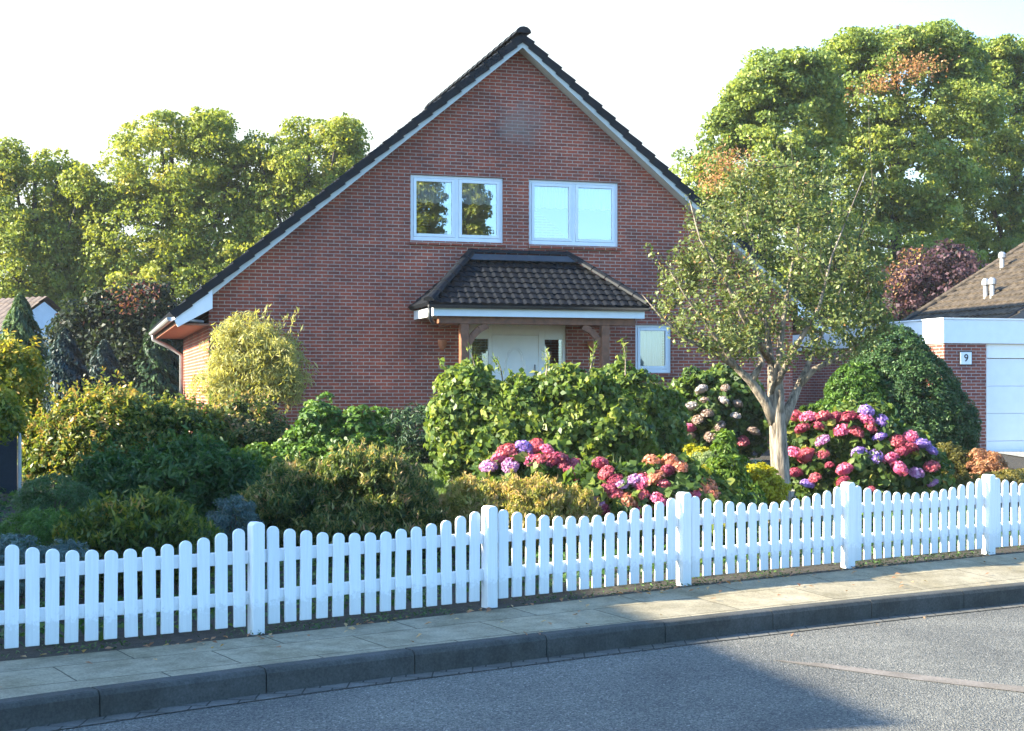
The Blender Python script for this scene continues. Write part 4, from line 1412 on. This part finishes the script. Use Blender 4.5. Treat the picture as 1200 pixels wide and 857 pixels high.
# its upright shoots
def shoots(root, pts, mat, leaf=.12, n=34):
    PP, NN, AA = [], [], []
    b = MB()
    o = root.location
    for (a, e) in pts:
        a, e = Vector(a), Vector(e)
        b.tube([a - o, a.lerp(e, .5) - o + Vector((.02, 0, .02)), e - o], [.012, .008, .003], 5)
        t = rng.uniform(.25, 1, n)
        p = np.array(a)[None] * (1 - t[:, None]) + np.array(e)[None] * t[:, None]
        d = unit(rng.normal(size=(n, 3)) * .5 + np.array((e - a).normalized())[None])
        PP.append(p + d * leaf * .45 + rng.normal(size=(n, 3)) * leaf * .15); AA.append(d); NN.append(rng.normal(size=(n, 3)))
    leaf_object('shoot_leaves', np.concatenate(PP), np.concatenate(NN), leaf, .2, rng.uniform(.3, 1, len(pts) * n), mat, root, along=np.concatenate(AA), along_w=.9)
    b.build('shoot', M['bark'], root)
wroot = bpy.data.objects['willow_shrub']
shoots(wroot, [(P(300, 430, 24), P(312, 357, 24)), (P(320, 430, 24), P(350, 362, 23.8)), (P(280, 430, 24), P(292, 368, 24)), (P(260, 440, 24), P(252, 385, 24)), (P(330, 440, 24), P(356, 380, 24.1)),
               (P(290, 430, 24), P(300, 366, 24.2)), (P(325, 450, 24), P(358, 445, 23.8)), (P(310, 430, 24), P(335, 372, 24)), (P(270, 430, 24), P(270, 378, 24))], LM['bamboo'])
shrub('faded_hydrangea', 'straggly shrub with brownish faded leaves in front of the pale feathery shrub', 'shrub', 20.5, [(292, 515, 40, 40), (322, 530, 32, 32), (285, 490, 28, 22)], LM['pieris'], .065, 240, 46, .13, .5, tip=.15, vbase=.55, vleaf=.24, sprigs=60)
shrub('low_shrub', 'small bright green shrub between the fern like and cypress shrubs', 'shrub', 17.5, [(300, 552, 34, 26), (325, 560, 25, 20)], LM['bright'], .07, 110, 46, .11, .5, vbase=.4)
shrub('fern_shrub', 'broad deep green shrub with drooping leaves in shade', 'shrub', 15.5, [(220, 575, 66, 52), (160, 585, 50, 48), (275, 585, 38, 42), (120, 575, 30, 36)], LM['fern'], .09, 400, 48, .13, .26, along=(0, -.3, -.6), along_w=.25, sprigs=90, sprig_l=1.7)
shrub('pine_mound', 'low rounded dark pine mound near the left edge', 'shrub', 14.2, [(64, 592, 44, 33)], LM['mound'], .05, 210, 50, .07, .16, rough=.8, shell=(.88, 1.0))
shrub('ground_mound', 'flat bright green mound in front of the pine mound', 'shrub', 13.0, [(45, 628, 48, 27), (90, 635, 30, 24)], LM['grassy'], .06, 170, 50, .07, .14, rough=.9)
shrub('low_rhododendron', 'low dark rhododendron just behind the fence at left', 'shrub', 12.1, [(165, 635, 70, 46), (115, 640, 40, 38), (215, 645, 40, 34)], LM['rhodo'], .075, 330, 44, .1, .3, vbase=.42, tip=.1, up=.1, spiky=True, sprigs=60, sprig_l=1.6)
shrub('blue_juniper', 'blue grey creeping juniper behind the fence at the left edge', 'shrub', 11.2, [(20, 662, 45, 32), (70, 662, 32, 26)], LM['bluegrey'], .045, 200, 50, .06, .18, rough=.9)
shrub('blue_juniper', 'small blue grey juniper tuft between the fern like and copper tipped shrubs', 'shrub', 13.6, [(273, 615, 28, 32)], LM['bluegrey'], .045, 120, 50, .06, .18, rough=.9, vbase=.25)
shrub('copper_shrub', 'large dark shrub with copper new leaves behind the fence, left of the lawn', 'shrub', 14.2, [(355, 598, 60, 50), (430, 580, 62, 52), (475, 600, 38, 50), (320, 610, 36, 40), (420, 625, 80, 45)], LM['pieris'], .065, 700, 56, .10, .26, tip=.30, vbase=.44, spiky=True, sprigs=200, sprig_l=1.6)
shrub('cypress_shrub', 'bright green dwarf cypress with layered sprays near the house wall', 'conifer', 19.5, [(378, 505, 34, 38), (425, 515, 34, 36), (350, 528, 26, 28), (400, 535, 44, 32)], LM['hinoki'], .075, 210, 64, .13, .5, shell=(.6, 1.08), flat=.55)
shrub('dark_yew', 'dark shaded yew between the cypress and the tall hedge', 'conifer', 23, [(490, 512, 46, 34), (525, 525, 30, 28), (455, 520, 30, 28)], LM['conifer_dark'], .09, 240, 46, .14, .22)
hedge_kw = dict(tip=.15, vbase=.5, vclump=.14, rough=.9, up=.1, sprigs=90, sprig_l=1.3)
shrub('tall_hedge', 'big leafy hedge in front of the entrance, sunlit left and dark right', 'hedge', 19.2,
      [(550, 488, 36, 52), (545, 520, 35, 45), (615, 492, 50, 42), (676, 482, 50, 44), (728, 480, 42, 48, 1.4), (766, 502, 32, 44, 2.0), (600, 520, 70, 50), (680, 520, 80, 50), (755, 525, 45, 40, 1.7)],
      LM['hedge'], .09, 900, 52, .17, .7, shell=(.8, 1.06), dep=.75, along=(0, -.2, -1), along_w=.35, **hedge_kw)
hroot = bpy.data.objects['tall_hedge']
shoots(hroot, [(P(560, 460, 19.2), P(550, 405, 19)), (P(590, 450, 19.2), P(580, 418, 19)), (P(690, 440, 19.2), P(697, 402, 19.2)), (P(733, 440, 19), P(730, 398, 19)), (P(640, 440, 19), P(640, 412, 19)), (P(530, 470, 19.2), P(508, 465, 19))], LM['hedge'], .1, 26)
shrub('copper_shrub', 'low yellow orange shrub behind the fence below the red hydrangeas', 'shrub', 14.6, [(555, 600, 42, 34), (622, 596, 50, 32), (668, 606, 30, 30), (600, 615, 70, 38)], LM['pieris_light'], .055, 520, 52, .085, .28, tip=.25, vbase=.6, spiky=True, sprigs=150, sprig_l=1.5)
# iris blades
def blades(name, label, cat, px, py, Y, n, L, mat, spread=.55, kind=None):
    c = P(px, py, Y); z0 = float(terrain_z(c.x, c.y))
    root = empty(name, (c.x, c.y, z0), 0, label, cat)
    V, f_, vv = [], [], []
    for i in range(n):
        a = random.uniform(0, 2 * math.pi); tl = random.uniform(.15, spread); l = L * random.uniform(.7, 1.05); w = .014
        d = Vector((math.cos(a), math.sin(a), 0)); s_ = Vector((-d.y, d.x, 0)) * w
        b0 = d * .05
        q = [b0 - s_, b0 + s_, d * l * tl * .5 + Vector((0, 0, l * .6)) + s_ * .9, d * l * tl * .5 + Vector((0, 0, l * .6)) - s_ * .9, d * l * tl * 1.15 + Vector((0, 0, l * (1 - tl * .3)))]
        k = len(V); V += [tuple(t) for t in q]; f_ += [(k, k + 1, k + 2, k + 3), (k + 3, k + 2, k + 4)]; vv += [random.uniform(.2, 1)] * 5
    me = bpy.data.meshes.new('blades'); me.from_pydata(V, [], f_)
    at = me.attributes.new('v', 'FLOAT', 'POINT'); at.data.foreach_set('value', vv)
    me.materials.append(mat)
    link(bpy.data.objects.new('blades', me), root)
blades('iris_clump', 'clump of pale upright blade leaves right of the red hydrangeas', 'plant', 722, 560, 16.6, 60, .85, LM['iris'], .8)

# ------------------------------------------------------------------ hydrangeas
def head_mesh(mat, seed):
    r = np.random.default_rng(seed)
    n = 230
    d = unit(r.normal(size=(n, 3))); d[:, 2] = np.abs(d[:, 2]) * 1.0 - .25; d = unit(d)
    c = d * np.array([1, 1, .82]) * r.uniform(.86, 1.04, n)[:, None]
    nrm = unit(d + r.normal(size=(n, 3)) * .35)
    rr = r.normal(size=(n, 3)); a = unit(rr - nrm * np.sum(rr * nrm, 1, keepdims=True)); b = np.cross(nrm, a)
    L = .17
    V = np.stack([c - a * L, c + b * L + nrm * .05, c + a * L, c - b * L + nrm * .05], 1).reshape(-1, 3)
    v = np.repeat(np.clip(.5 + r.normal(0, .25, n), 0, 1), 4)
    iv, if_ = ico(2)
    iv = iv * np.array([.7, .7, .56])
    fs = [tuple(range(i * 4, i * 4 + 4)) for i in range(n)] + [tuple(int(q) + n * 4 for q in t) for t in if_]
    me = bpy.data.meshes.new('flower_head')
    me.from_pydata([tuple(x) for x in np.concatenate([V, iv])], [], fs)
    at = me.attributes.new('v', 'FLOAT', 'POINT'); at.data.foreach_set('value', np.concatenate([v, np.full(len(iv), .25)]).astype(np.float32))
    me.materials.append(mat)
    return me


HEADS = {k: [head_mesh(m, i * 7 + j) for j in range(2)] for i, (k, m) in enumerate(FL.items())}


def hydrangea(name, label, Y, lobes, heads, leaf=.11, clumps=220, group='hydrangea bushes', mat='hydr', vbase=.48, front=.75, hs=1.0):
    root = shrub(name, label, 'hydrangea', Y, lobes, LM[mat], leaf, clumps, 26, .14, .68, group, shell=(.75, 1.0), vbase=vbase, tip=.15, up=.2, dep=.7)
    L = [lobe_px(*l[:4], Y, .7) for l in lobes]
    for (px, py, kind, rpx) in heads:
        # place the head on the front of the bush along its own line of sight
        best = None
        for yy in np.arange(Y - 2.5, Y + 1.0, .04):
            p = P(px, py, yy)
            q = min(math.sqrt(sum(((p[i] - l[i]) / l[3 + i]) ** 2 for i in range(3))) for l in L)
            if q < 1.16: best = p; break
            if best is None or q < best[1]: best = (p, q)
        p = best if isinstance(best, Vector) else best[0]
        o = bpy.data.objects.new('flower_head', random.choice(HEADS[kind]))
        link(o, root)
        o.location = p - root.location
        r_ = rpx / F * p.y * hs
        o.scale = (r_ * random.uniform(.9, 1.1), r_ * random.uniform(.9, 1.1), r_ * random.uniform(.8, 1.0))
        o.rotation_euler = (random.uniform(.1, .8), random.uniform(-.4, .4), random.uniform(0, 6.28))
    return root


hydrangea('hydrangea', 'red and violet hydrangea in front of the tall hedge', 16.0, [(605, 565, 40, 38), (645, 560, 42, 40), (670, 580, 35, 40)],
          [(573, 547, 'mauve', 10), (614, 528, 'purple', 12), (598, 546, 'mauve', 9), (594, 529, 'red', 11), (628, 523, 'red', 9), (634, 542, 'red', 11), (653, 540, 'wine', 13), (667, 556, 'wine', 13), (660, 548, 'red', 9), (645, 541, 'wine', 9), (604, 535, 'red', 8), (640, 528, 'pink', 9), (622, 540, 'pink', 9), (675, 545, 'red', 9), (585, 538, 'pink', 8)], clumps=130, hs=1.06)
hydrangea('hydrangea', 'low mixed red, pink and orange hydrangea left of the front tree', 15.0, [(705, 580, 34, 34), (745, 585, 42, 36), (790, 575, 40, 36), (830, 590, 35, 24), (845, 600, 40, 25)],
          [(700, 590, 'mauve', 9), (722, 580, 'red', 9), (745, 600, 'pink', 10), (778, 570, 'red', 9), (703, 544, 'wine', 10), (711, 555, 'red', 10), (742, 565, 'mauve', 10), (752, 564, 'pink', 11), (716, 572, 'wine', 10), (736, 588, 'coral', 12), (752, 580, 'red', 9), (771, 586, 'pink', 11), (764, 543, 'coral', 11), (786, 543, 'coral', 11), (797, 548, 'coral', 9), (782, 552, 'wine', 8), (768, 562, 'coral', 12), (722, 563, 'wine', 9), (815, 578, 'pink', 9), (826, 570, 'coral', 12), (833, 579, 'coral', 10), (807, 583, 'red', 8), (704, 598, 'wine', 11), (838, 590, 'pale', 9), (757, 600, 'red', 9), (728, 567, 'mauve', 8), (792, 582, 'pale', 8)], clumps=160, hs=1.06)
hydrangea('hydrangea', 'large red and violet hydrangea right of the front tree trunk', 19.3, [(960, 530, 48, 48), (1010, 515, 45, 42), (1050, 540, 50, 42), (1000, 565, 70, 45), (1070, 570, 40, 36)],
          [(932, 489, 'red', 10), (947, 490, 'pink', 11), (964, 490, 'red', 10), (980, 491, 'wine', 10), (994, 490, 'wine', 11), (1015, 483, 'purple', 10), (1015, 493, 'pink', 10), (1033, 493, 'purple', 8), (987, 505, 'pink', 11), (1003, 507, 'red', 10), (964, 517, 'mauve', 9), (1031, 513, 'purple', 8), (1051, 517, 'red', 9), (1067, 512, 'pink', 9), (1080, 521, 'purple', 10), (1067, 526, 'wine', 9), (1092, 529, 'purple', 7), (931, 531, 'pink', 10), (946, 535, 'red', 12), (964, 533, 'red', 8), (1007, 532, 'purple', 9), (1026, 535, 'purple', 9), (1044, 538, 'pink', 10), (1053, 550, 'pink', 11), (1092, 547, 'red', 9), (990, 551, 'pink', 10), (1074, 555, 'mauve', 9), (1093, 566, 'mauve', 7), (932, 555, 'wine', 9), (955, 561, 'red', 8), (946, 568, 'purple', 8), (988, 564, 'wine', 8), (972, 546, 'wine', 6), (1021, 574, 'red', 6), (940, 503, 'wine', 9), (1057, 528, 'wine', 9), (958, 500, 'wine', 8), (1020, 503, 'red', 8)], clumps=330)
hydrangea('hydrangea', 'faded white and pink hydrangea in shade by the house wall', 24.5, [(830, 480, 48, 50), (870, 495, 38, 38), (810, 510, 36, 36), (860, 460, 30, 26)],
          [(822, 457, 'white', 9), (810, 477, 'white', 9), (808, 502, 'pink', 9), (829, 485, 'pale', 9), (848, 470, 'white', 8), (843, 499, 'pale', 9), (883, 506, 'pale', 9), (864, 474, 'pale', 8), (833, 512, 'pale', 9), (808, 512, 'pale', 8), (862, 488, 'white', 7), (850, 455, 'pale', 7), (870, 518, 'red', 10), (818, 492, 'pale', 8), (826, 470, 'pale', 7)], clumps=300, mat='hedge', vbase=.3, hs=.85)

# ------------------------------------------------------------------ small plants round the front tree
shrub('golden_spiraea', 'golden yellow low shrub left of the tree trunk, just behind the fence', 'shrub', 16.4, [(888, 566, 24, 20), (900, 575, 20, 18)], LM['gold'], .05, 90, 40, .07, .5, vbase=.5)
shrub('golden_spiraea', 'golden yellow tuft under the pale green dome', 'shrub', 15.9, [(814, 562, 17, 14)], LM['gold'], .05, 60, 40, .07, .5, vbase=.5)
shrub('golden_spiraea', 'small golden tuft behind the pale green dome', 'shrub', 17.2, [(818, 532, 14, 9), (815, 545, 14, 14)], LM['gold'], .05, 50, 40, .06, .5, vbase=.5)
shrub('pale_dome', 'pale green flat domed plant left of the front tree', 'plant', 16.4, [(829, 546, 22, 14), (829, 560, 20, 18)], LM['sage'], .04, 120, 46, .05, .5, vbase=.5)
shrub('leafy_perennial', 'bright green upright leafy plant left of the front tree', 'plant', 16.0, [(853, 560, 18, 28), (848, 540, 10, 28), (862, 585, 28, 20)], LM['bright'], .085, 110, 34, .1, .3, core=.5, along=(0, 0, 1), along_w=.35)
shrub('low_edging', 'strip of dark bluish low plants before the sandy patch', 'plant', 18.5, [(885, 552, 22, 9), (868, 553, 14, 8)], LM['conifer_blue'], .05, 80, 40, .07, .4)
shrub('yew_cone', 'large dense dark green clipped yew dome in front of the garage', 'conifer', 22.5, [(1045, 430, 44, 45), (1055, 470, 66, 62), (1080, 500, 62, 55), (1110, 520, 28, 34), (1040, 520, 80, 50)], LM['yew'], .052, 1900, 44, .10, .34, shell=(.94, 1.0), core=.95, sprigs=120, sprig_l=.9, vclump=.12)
shrub('yew_cone', 'smaller yew lobe with sunlight put into its lighter leaf colour, left of the large yew dome', 'conifer', 22.0, [(1003, 472, 32, 44), (985, 500, 34, 40)], LM['hinoki'], .055, 380, 44, .09, .34, shell=(.93, 1.0), core=.9, vbase=.42)  # sunlit side of the yew, its light painted as a brighter leaf colour
shrub('olive_hedge', 'low olive brown hedge in front of the brick pier', 'hedge', 20.5, [(1112, 548, 24, 26), (1128, 555, 16, 24)], LM['olive'], .05, 200, 40, .08, .4, shell=(.88, 1.0))
shrub('coral_heath', 'coral coloured heath tuft beside the garage door', 'plant', 20.3, [(1153, 546, 20, 16), (1160, 555, 22, 12)], LM['heath'], .05, 100, 40, .08, .3)
shrub('golden_creeper', 'low yellow green ground shrub along the drive at the right edge', 'plant', 19.2, [(1180, 566, 34, 12), (1150, 572, 36, 14), (1205, 566, 30, 14)], LM['olive'], .05, 170, 40, .07, .4, vbase=.75)
# sandy patch and lawn, grass blades
def patch(name, pts, mat, lift):
    c = Vector((sum(p.x for p in pts) / len(pts), sum(p.y for p in pts) / len(pts), 0))
    b = MB()
    rings = [0, .33, .66, 1]
    n = len(pts)
    vs = []
    for r_ in rings:
        for p in pts:
            q = c.lerp(p, r_)
            vs.append((q.x, q.y, float(terrain_z(q.x, q.y)) + lift))
    fs = []
    for i in range(3):
        for k in range(n): fs.append([i * n + k, (i + 1) * n + k, (i + 1) * n + (k + 1) % n, i * n + (k + 1) % n])
    b.raw(vs, fs)
    tag(b.build(name, mat), kind='structure')
patch('path', [Vector((2.6, 19.3, 0)), Vector((4.2, 19.6, 0)), Vector((4.6, 20.8, 0)), Vector((3.6, 21.6, 0)), Vector((2.6, 21.2, 0))], M['sand'], .02)
LP = [Vector((-4.6, 19.6, 0)), Vector((-1.8, 18.0, 0)), Vector((-.6, 19, 0)), Vector((-.6, 22.0, 0)), Vector((-3.0, 23.2, 0)), Vector((-4.6, 22, 0))]
patch('lawn', LP, M['lawn'], .012)
n = 26000
pp = np.stack([rng.uniform(-3.4, -.7, n), rng.uniform(18.2, 22.6, n), np.zeros(n)], 1)
pp[:, 2] = terrain_z(pp[:, 0], pp[:, 1]) + .03
nn = unit(rng.normal(size=(n, 3)) * np.array([1, 1, .3]))
gl = leaf_object('lawn_grass', pp, nn, .055, .12, rng.uniform(0, 1, n), LM['grass'], None, along=(0, 0, 1), along_w=.8)
tag(gl, 'short sunlit lawn grass between the shrubs and the hedge', 'grass', kind='stuff')
# weeds and litter on the soil strip under the fence
n = 3000
s_ = rng.uniform(-2.5, 9.5, n); q = rng.normal(.03, .12, n).clip(-.5, .155)
pp = np.array([fence_pt(a, b) for a, b in zip(s_, q)]); pp[:, 2] = rise(s_) + rng.uniform(0, .02, n)
dens = np.sin(s_ * 2.1) + np.sin(s_ * 5.3 + 1) + rng.normal(0, .8, n) > -.3
pp = pp[dens]
wl = leaf_object('ground_litter', pp, rng.normal(size=(len(pp), 3)) * .5 + np.array([0, 0, 1]), .03, .4, rng.uniform(0, 1, len(pp)), LM['mound'], None)
tag(wl, 'dry leaves and small weeds on the soil under the fence', 'ground cover', kind='stuff')
n = 260
s_ = rng.uniform(-3, 10, n); q = np.where(rng.random(n) < .6, rng.normal(.2, .08, n).clip(.165, .5), rng.uniform(.2, 1.5, n))
pp = np.array([fence_pt(a, b) for a, b in zip(s_, q)])
pp[:, 2] = np.where(q < 1.25, rise(s_) * np.clip(1.2 - q, 0, 1) + .012, -.145)
pp = pp[(q < 1.2) | (q > 1.42)]
fl_ = leaf_object('fallen_leaves', pp, rng.normal(size=(len(pp), 3)) * .25 + np.array([0, 0, 1]), .05, .55, rng.uniform(0, 1, len(pp)), LM['heath'], None)
tag(fl_, 'scattered dry fallen leaves on the pavement and in the gutter', 'fallen leaves', kind='stuff')
# filler ground cover between the shrubs
n = 42000
s_ = rng.uniform(-8, 11, n); q = -rng.uniform(.25, 9, n)
pp = np.array([fence_pt(a, b) for a, b in zip(s_, q)]); pp[:, 2] = terrain_z(pp[:, 0], pp[:, 1]) + rng.uniform(0, .1, n)
inl = (pp[:, 0] > -3.4) & (pp[:, 0] < -.7) & (pp[:, 1] > 18.2) & (pp[:, 1] < 22.6)
inl |= (pp[:, 0] > 2.6) & (pp[:, 0] < 4.5) & (pp[:, 1] > 19.2) & (pp[:, 1] < 21.6)
pp = pp[~inl]
gc = leaf_object('ground_cover', pp, rng.normal(size=(len(pp), 3)) * .6 + np.array([0, 0, 1]), .07, .5, rng.uniform(0, 1, len(pp)), LM['fern'], None)
tag(gc, 'low dark ground cover plants filling the beds behind the fence', 'ground cover', kind='stuff')

# dark screen at the left edge with a thin metal post
Ys = 17.2
a = P(-60, 500, Ys); b_ = P(20, 497, Ys + .2)
scr = empty('garden_screen', (a.x, a.y, float(terrain_z(a.x, a.y))), math.atan2(b_.y - a.y, b_.x - a.x), 'dark blue fabric garden screen with grey post at the left edge', 'screen')
ln = (b_ - a).length
w = MB(); w.box(0, ln, -.012, .012, .02, a.z - scr.location.z); w.build('screen_panel', M['dark_mesh'], scr)
w = MB(); w.tube([(ln + .03, 0, 0), (ln + .03, 0, a.z - scr.location.z + .06)], .022, 8); w.build('post', M['zinc'], scr)

# ------------------------------------------------------------------ the front tree
def front_tree():
    Y0 = 17.0
    base = P(915, 612, Y0)
    z0 = float(terrain_z(base.x, base.y))
    root = empty('front_tree', (base.x, base.y, z0), 0, 'small multi stemmed tree with grey beige trunk and sparse crown behind the fence', 'tree')
    o = np.array(root.location)
    O = Vector(root.location)
    b = MB()
    LPOS, LDIR = [], []

    def pth(lst, dy):
        return [P(x, y, Y0 + d) for (x, y), d in zip(lst, dy)]

    trunk = [Vector((base.x, base.y, z0 - .1))] + pth([(915, 590), (914, 545), (912, 515), (911, 490), (910, 470), (910, 448)], [0] * 6)
    b.tube([p - O for p in trunk], [.165, .128, .110, .104, .098, .08, .04], 14)
    limbs = [
        (pth([(910, 500), (898, 472), (880, 447), (862, 430), (845, 405), (828, 380), (805, 350), (785, 318)], [0, -.05, -.15, -.2, -.3, -.4, -.5, -.55]), .075),
        (pth([(911, 500), (905, 460), (904, 425), (900, 395), (893, 350), (885, 300), (875, 250)], [0, .02, .1, .15, .2, .25, .3]), .07),
        (pth([(912, 500), (913, 465), (912, 430), (916, 390), (925, 330), (935, 270), (945, 205)], [0, -.05, -.1, -.1, -.05, 0, 0]), .072),
        (pth([(914, 500), (925, 478), (936, 452), (946, 430), (962, 395), (985, 340), (1000, 285)], [0, .05, .1, .2, .35, .4, .5]), .072),
        (pth([(936, 452), (955, 432), (985, 420), (1010, 400), (1040, 372)], [.1, .1, .0, -.2, -.3]), .045),
        (pth([(880, 447), (893, 425), (880, 380), (850, 320), (838, 250)], [-.15, -.1, .1, .3, .4]), .045),
        (pth([(862, 430), (835, 412), (805, 398), (775, 372), (752, 345)], [-.2, -.4, -.6, -.7, -.8]), .035),
        (pth([(905, 460), (925, 420), (960, 360), (975, 300), (1015, 200)], [0, -.3, -.5, -.6, -.6]), .045),
        (pth([(904, 425), (870, 370), (850, 330), (820, 280), (808, 235)], [.1, -.5, -.7, -.7, -.6]), .04),
    ]

    tw = MB()
    nodes = []
    for path, r0 in limbs:
        n = len(path)
        b.tube([p - O for p in path], [r0 * max(0, 1 - i / (n - 1)) ** 1.35 + .004 for i in range(n)], 9)
        for i in range(1, n):
            for t in (0, .25, .5, .75): nodes.append(path[i - 1].lerp(path[i], t))
    nodes = [q for q in nodes if q.z > 2.0]

    def spray(q, e, r, m, spread=.05, t0=.25):
        """a thin twig from q to e with leaves along it"""
        mid = q.lerp(e, .5) + Vector(rng.normal(size=3)) * .07 * (e - q).length - Vector((0, 0, .06 * (e - q).length))
        pts = [q, q.lerp(mid, .5) + Vector(rng.normal(size=3)) * .015, mid, mid.lerp(e, .5) + Vector(rng.normal(size=3)) * .02, e]
        tw.tube([t - O for t in pts], [r, r * .8, r * .6, r * .4, .0015], 5, cap=False)
        d = np.array((e - mid).normalized())
        for k in range(m):
            t = t0 + (1 - t0) * random.random()
            j = min(3, int(t * 4)); w = t * 4 - j
            LPOS.append(np.array(pts[j].lerp(pts[j + 1], w)) + rng.normal(size=3) * spread); LDIR.append(d)

    env_y = [180, 220, 260, 300, 340, 380, 400, 418]
    env_l = [862, 832, 806, 784, 768, 770, 790, 830]
    env_r = [955, 990, 1014, 1030, 1044, 1050, 1034, 990]
    made = 0
    while made < 370:
        py = 182 + 236 * random.random() ** .72
        l_, r_ = np.interp(py, env_y, env_l), np.interp(py, env_y, env_r)
        px = random.uniform(l_, r_)
        half = (r_ - l_) / 2 / F * Y0
        u = (px - (l_ + r_) / 2) / ((r_ - l_) / 2)
        dy = random.uniform(-1, 1) * half * math.sqrt(max(0, 1 - u * u)) * .95
        if py < 290 and random.random() < .45: continue
        if py > 395 and 860 < px < 960 and random.random() < .7: continue
        e = P(px, py, Y0 + dy)
        c = [q for q in nodes if q.z < e.z + .1] or nodes
        q = min(c, key=lambda q: (q - e).length * random.uniform(.9, 1.25))
        if (e - q).length > 1.5: continue
        spray(q, e, .007, random.randint(30, 84), .055)
        if random.random() < .5: nodes.append(q.lerp(e, .6))
        made += 1
    # ragged leading shoots all over the upper crown
    for q in range(46):
        x0 = random.uniform(815, 1020); y0 = 230 + 110 * abs(x0 - 915) / 110 + random.uniform(0, 60)
        p = P(x0, y0, Y0 + random.uniform(-.8, .8))
        e = p + Vector((random.uniform(-.14, .14) + (x0 - 915) * .0012, random.uniform(-.1, .1), random.uniform(.35, .8)))
        spray(min(nodes, key=lambda m: (m - p).length), e, .005, random.randint(18, 34), .025, .45)
    # long upright water shoots
    for (x0, y0, x1, y1) in ((785, 350, 758, 285), (845, 330, 838, 205), (905, 250, 905, 170), (950, 260, 945, 185), (1000, 280, 1018, 112), (1010, 300, 1032, 215), (820, 330, 806, 228), (870, 280, 868, 190), (980, 250, 985, 180), (930, 240, 925, 160), (856, 300, 848, 215), (790, 390, 764, 350), (890, 240, 886, 178), (965, 240, 968, 172), (830, 310, 822, 232), (1020, 330, 1044, 262)):
        p, q = P(x0, y0, Y0 + random.uniform(-.5, .5)), P(x1, y1, Y0 + random.uniform(-.5, .5))
        p = min(nodes, key=lambda m: (m - p).length)
        spray(p, q, .008, 60, .028, .3)
    nf = len(b.f)
    b.raw(tw.v, tw.f)
    tk_ = b.build('trunk', M['bark'], root, smooth=True)
    tk_.data.materials.append(M['bark_dark'])
    tk_.data.polygons.foreach_set('material_index', [0 if i < nf else 1 for i in range(len(tk_.data.polygons))])
    LP_ = np.array(LPOS); LD = np.array(LDIR)
    n = len(LP_)
    v = .5 + rng.normal(0, .2, n)
    leaf_object('crown', LP_ + rng.normal(size=(n, 3)) * .02, rng.normal(size=(n, 3)) + np.array([0, 0, .5]), .05, .55, v, LM['apple'], root, along=unit(LD + rng.normal(size=(n, 3))), along_w=.5)
    print('front tree leaves', n)


front_tree()


# ------------------------------------------------------------------ morning air
hz_ = MB(); hz_.box(-45, 45, -40, 78, -1.4, 19)
hm, hnt, hbs, hout = new_mat('morning_haze')
hnt.nodes.remove(hbs)
pvn = hnt.nodes.new('ShaderNodeVolumePrincipled')
pvn.inputs['Color'].default_value = (.92, .96, 1, 1)
pvn.inputs['Density'].default_value = .00028
hnt.links.new(pvn.outputs[0], hout.inputs['Volume'])
tag(hz_.build('haze', hm), 'thin pale morning haze in the air over the whole street', 'haze', kind='stuff')
bpy.context.view_layer.update()
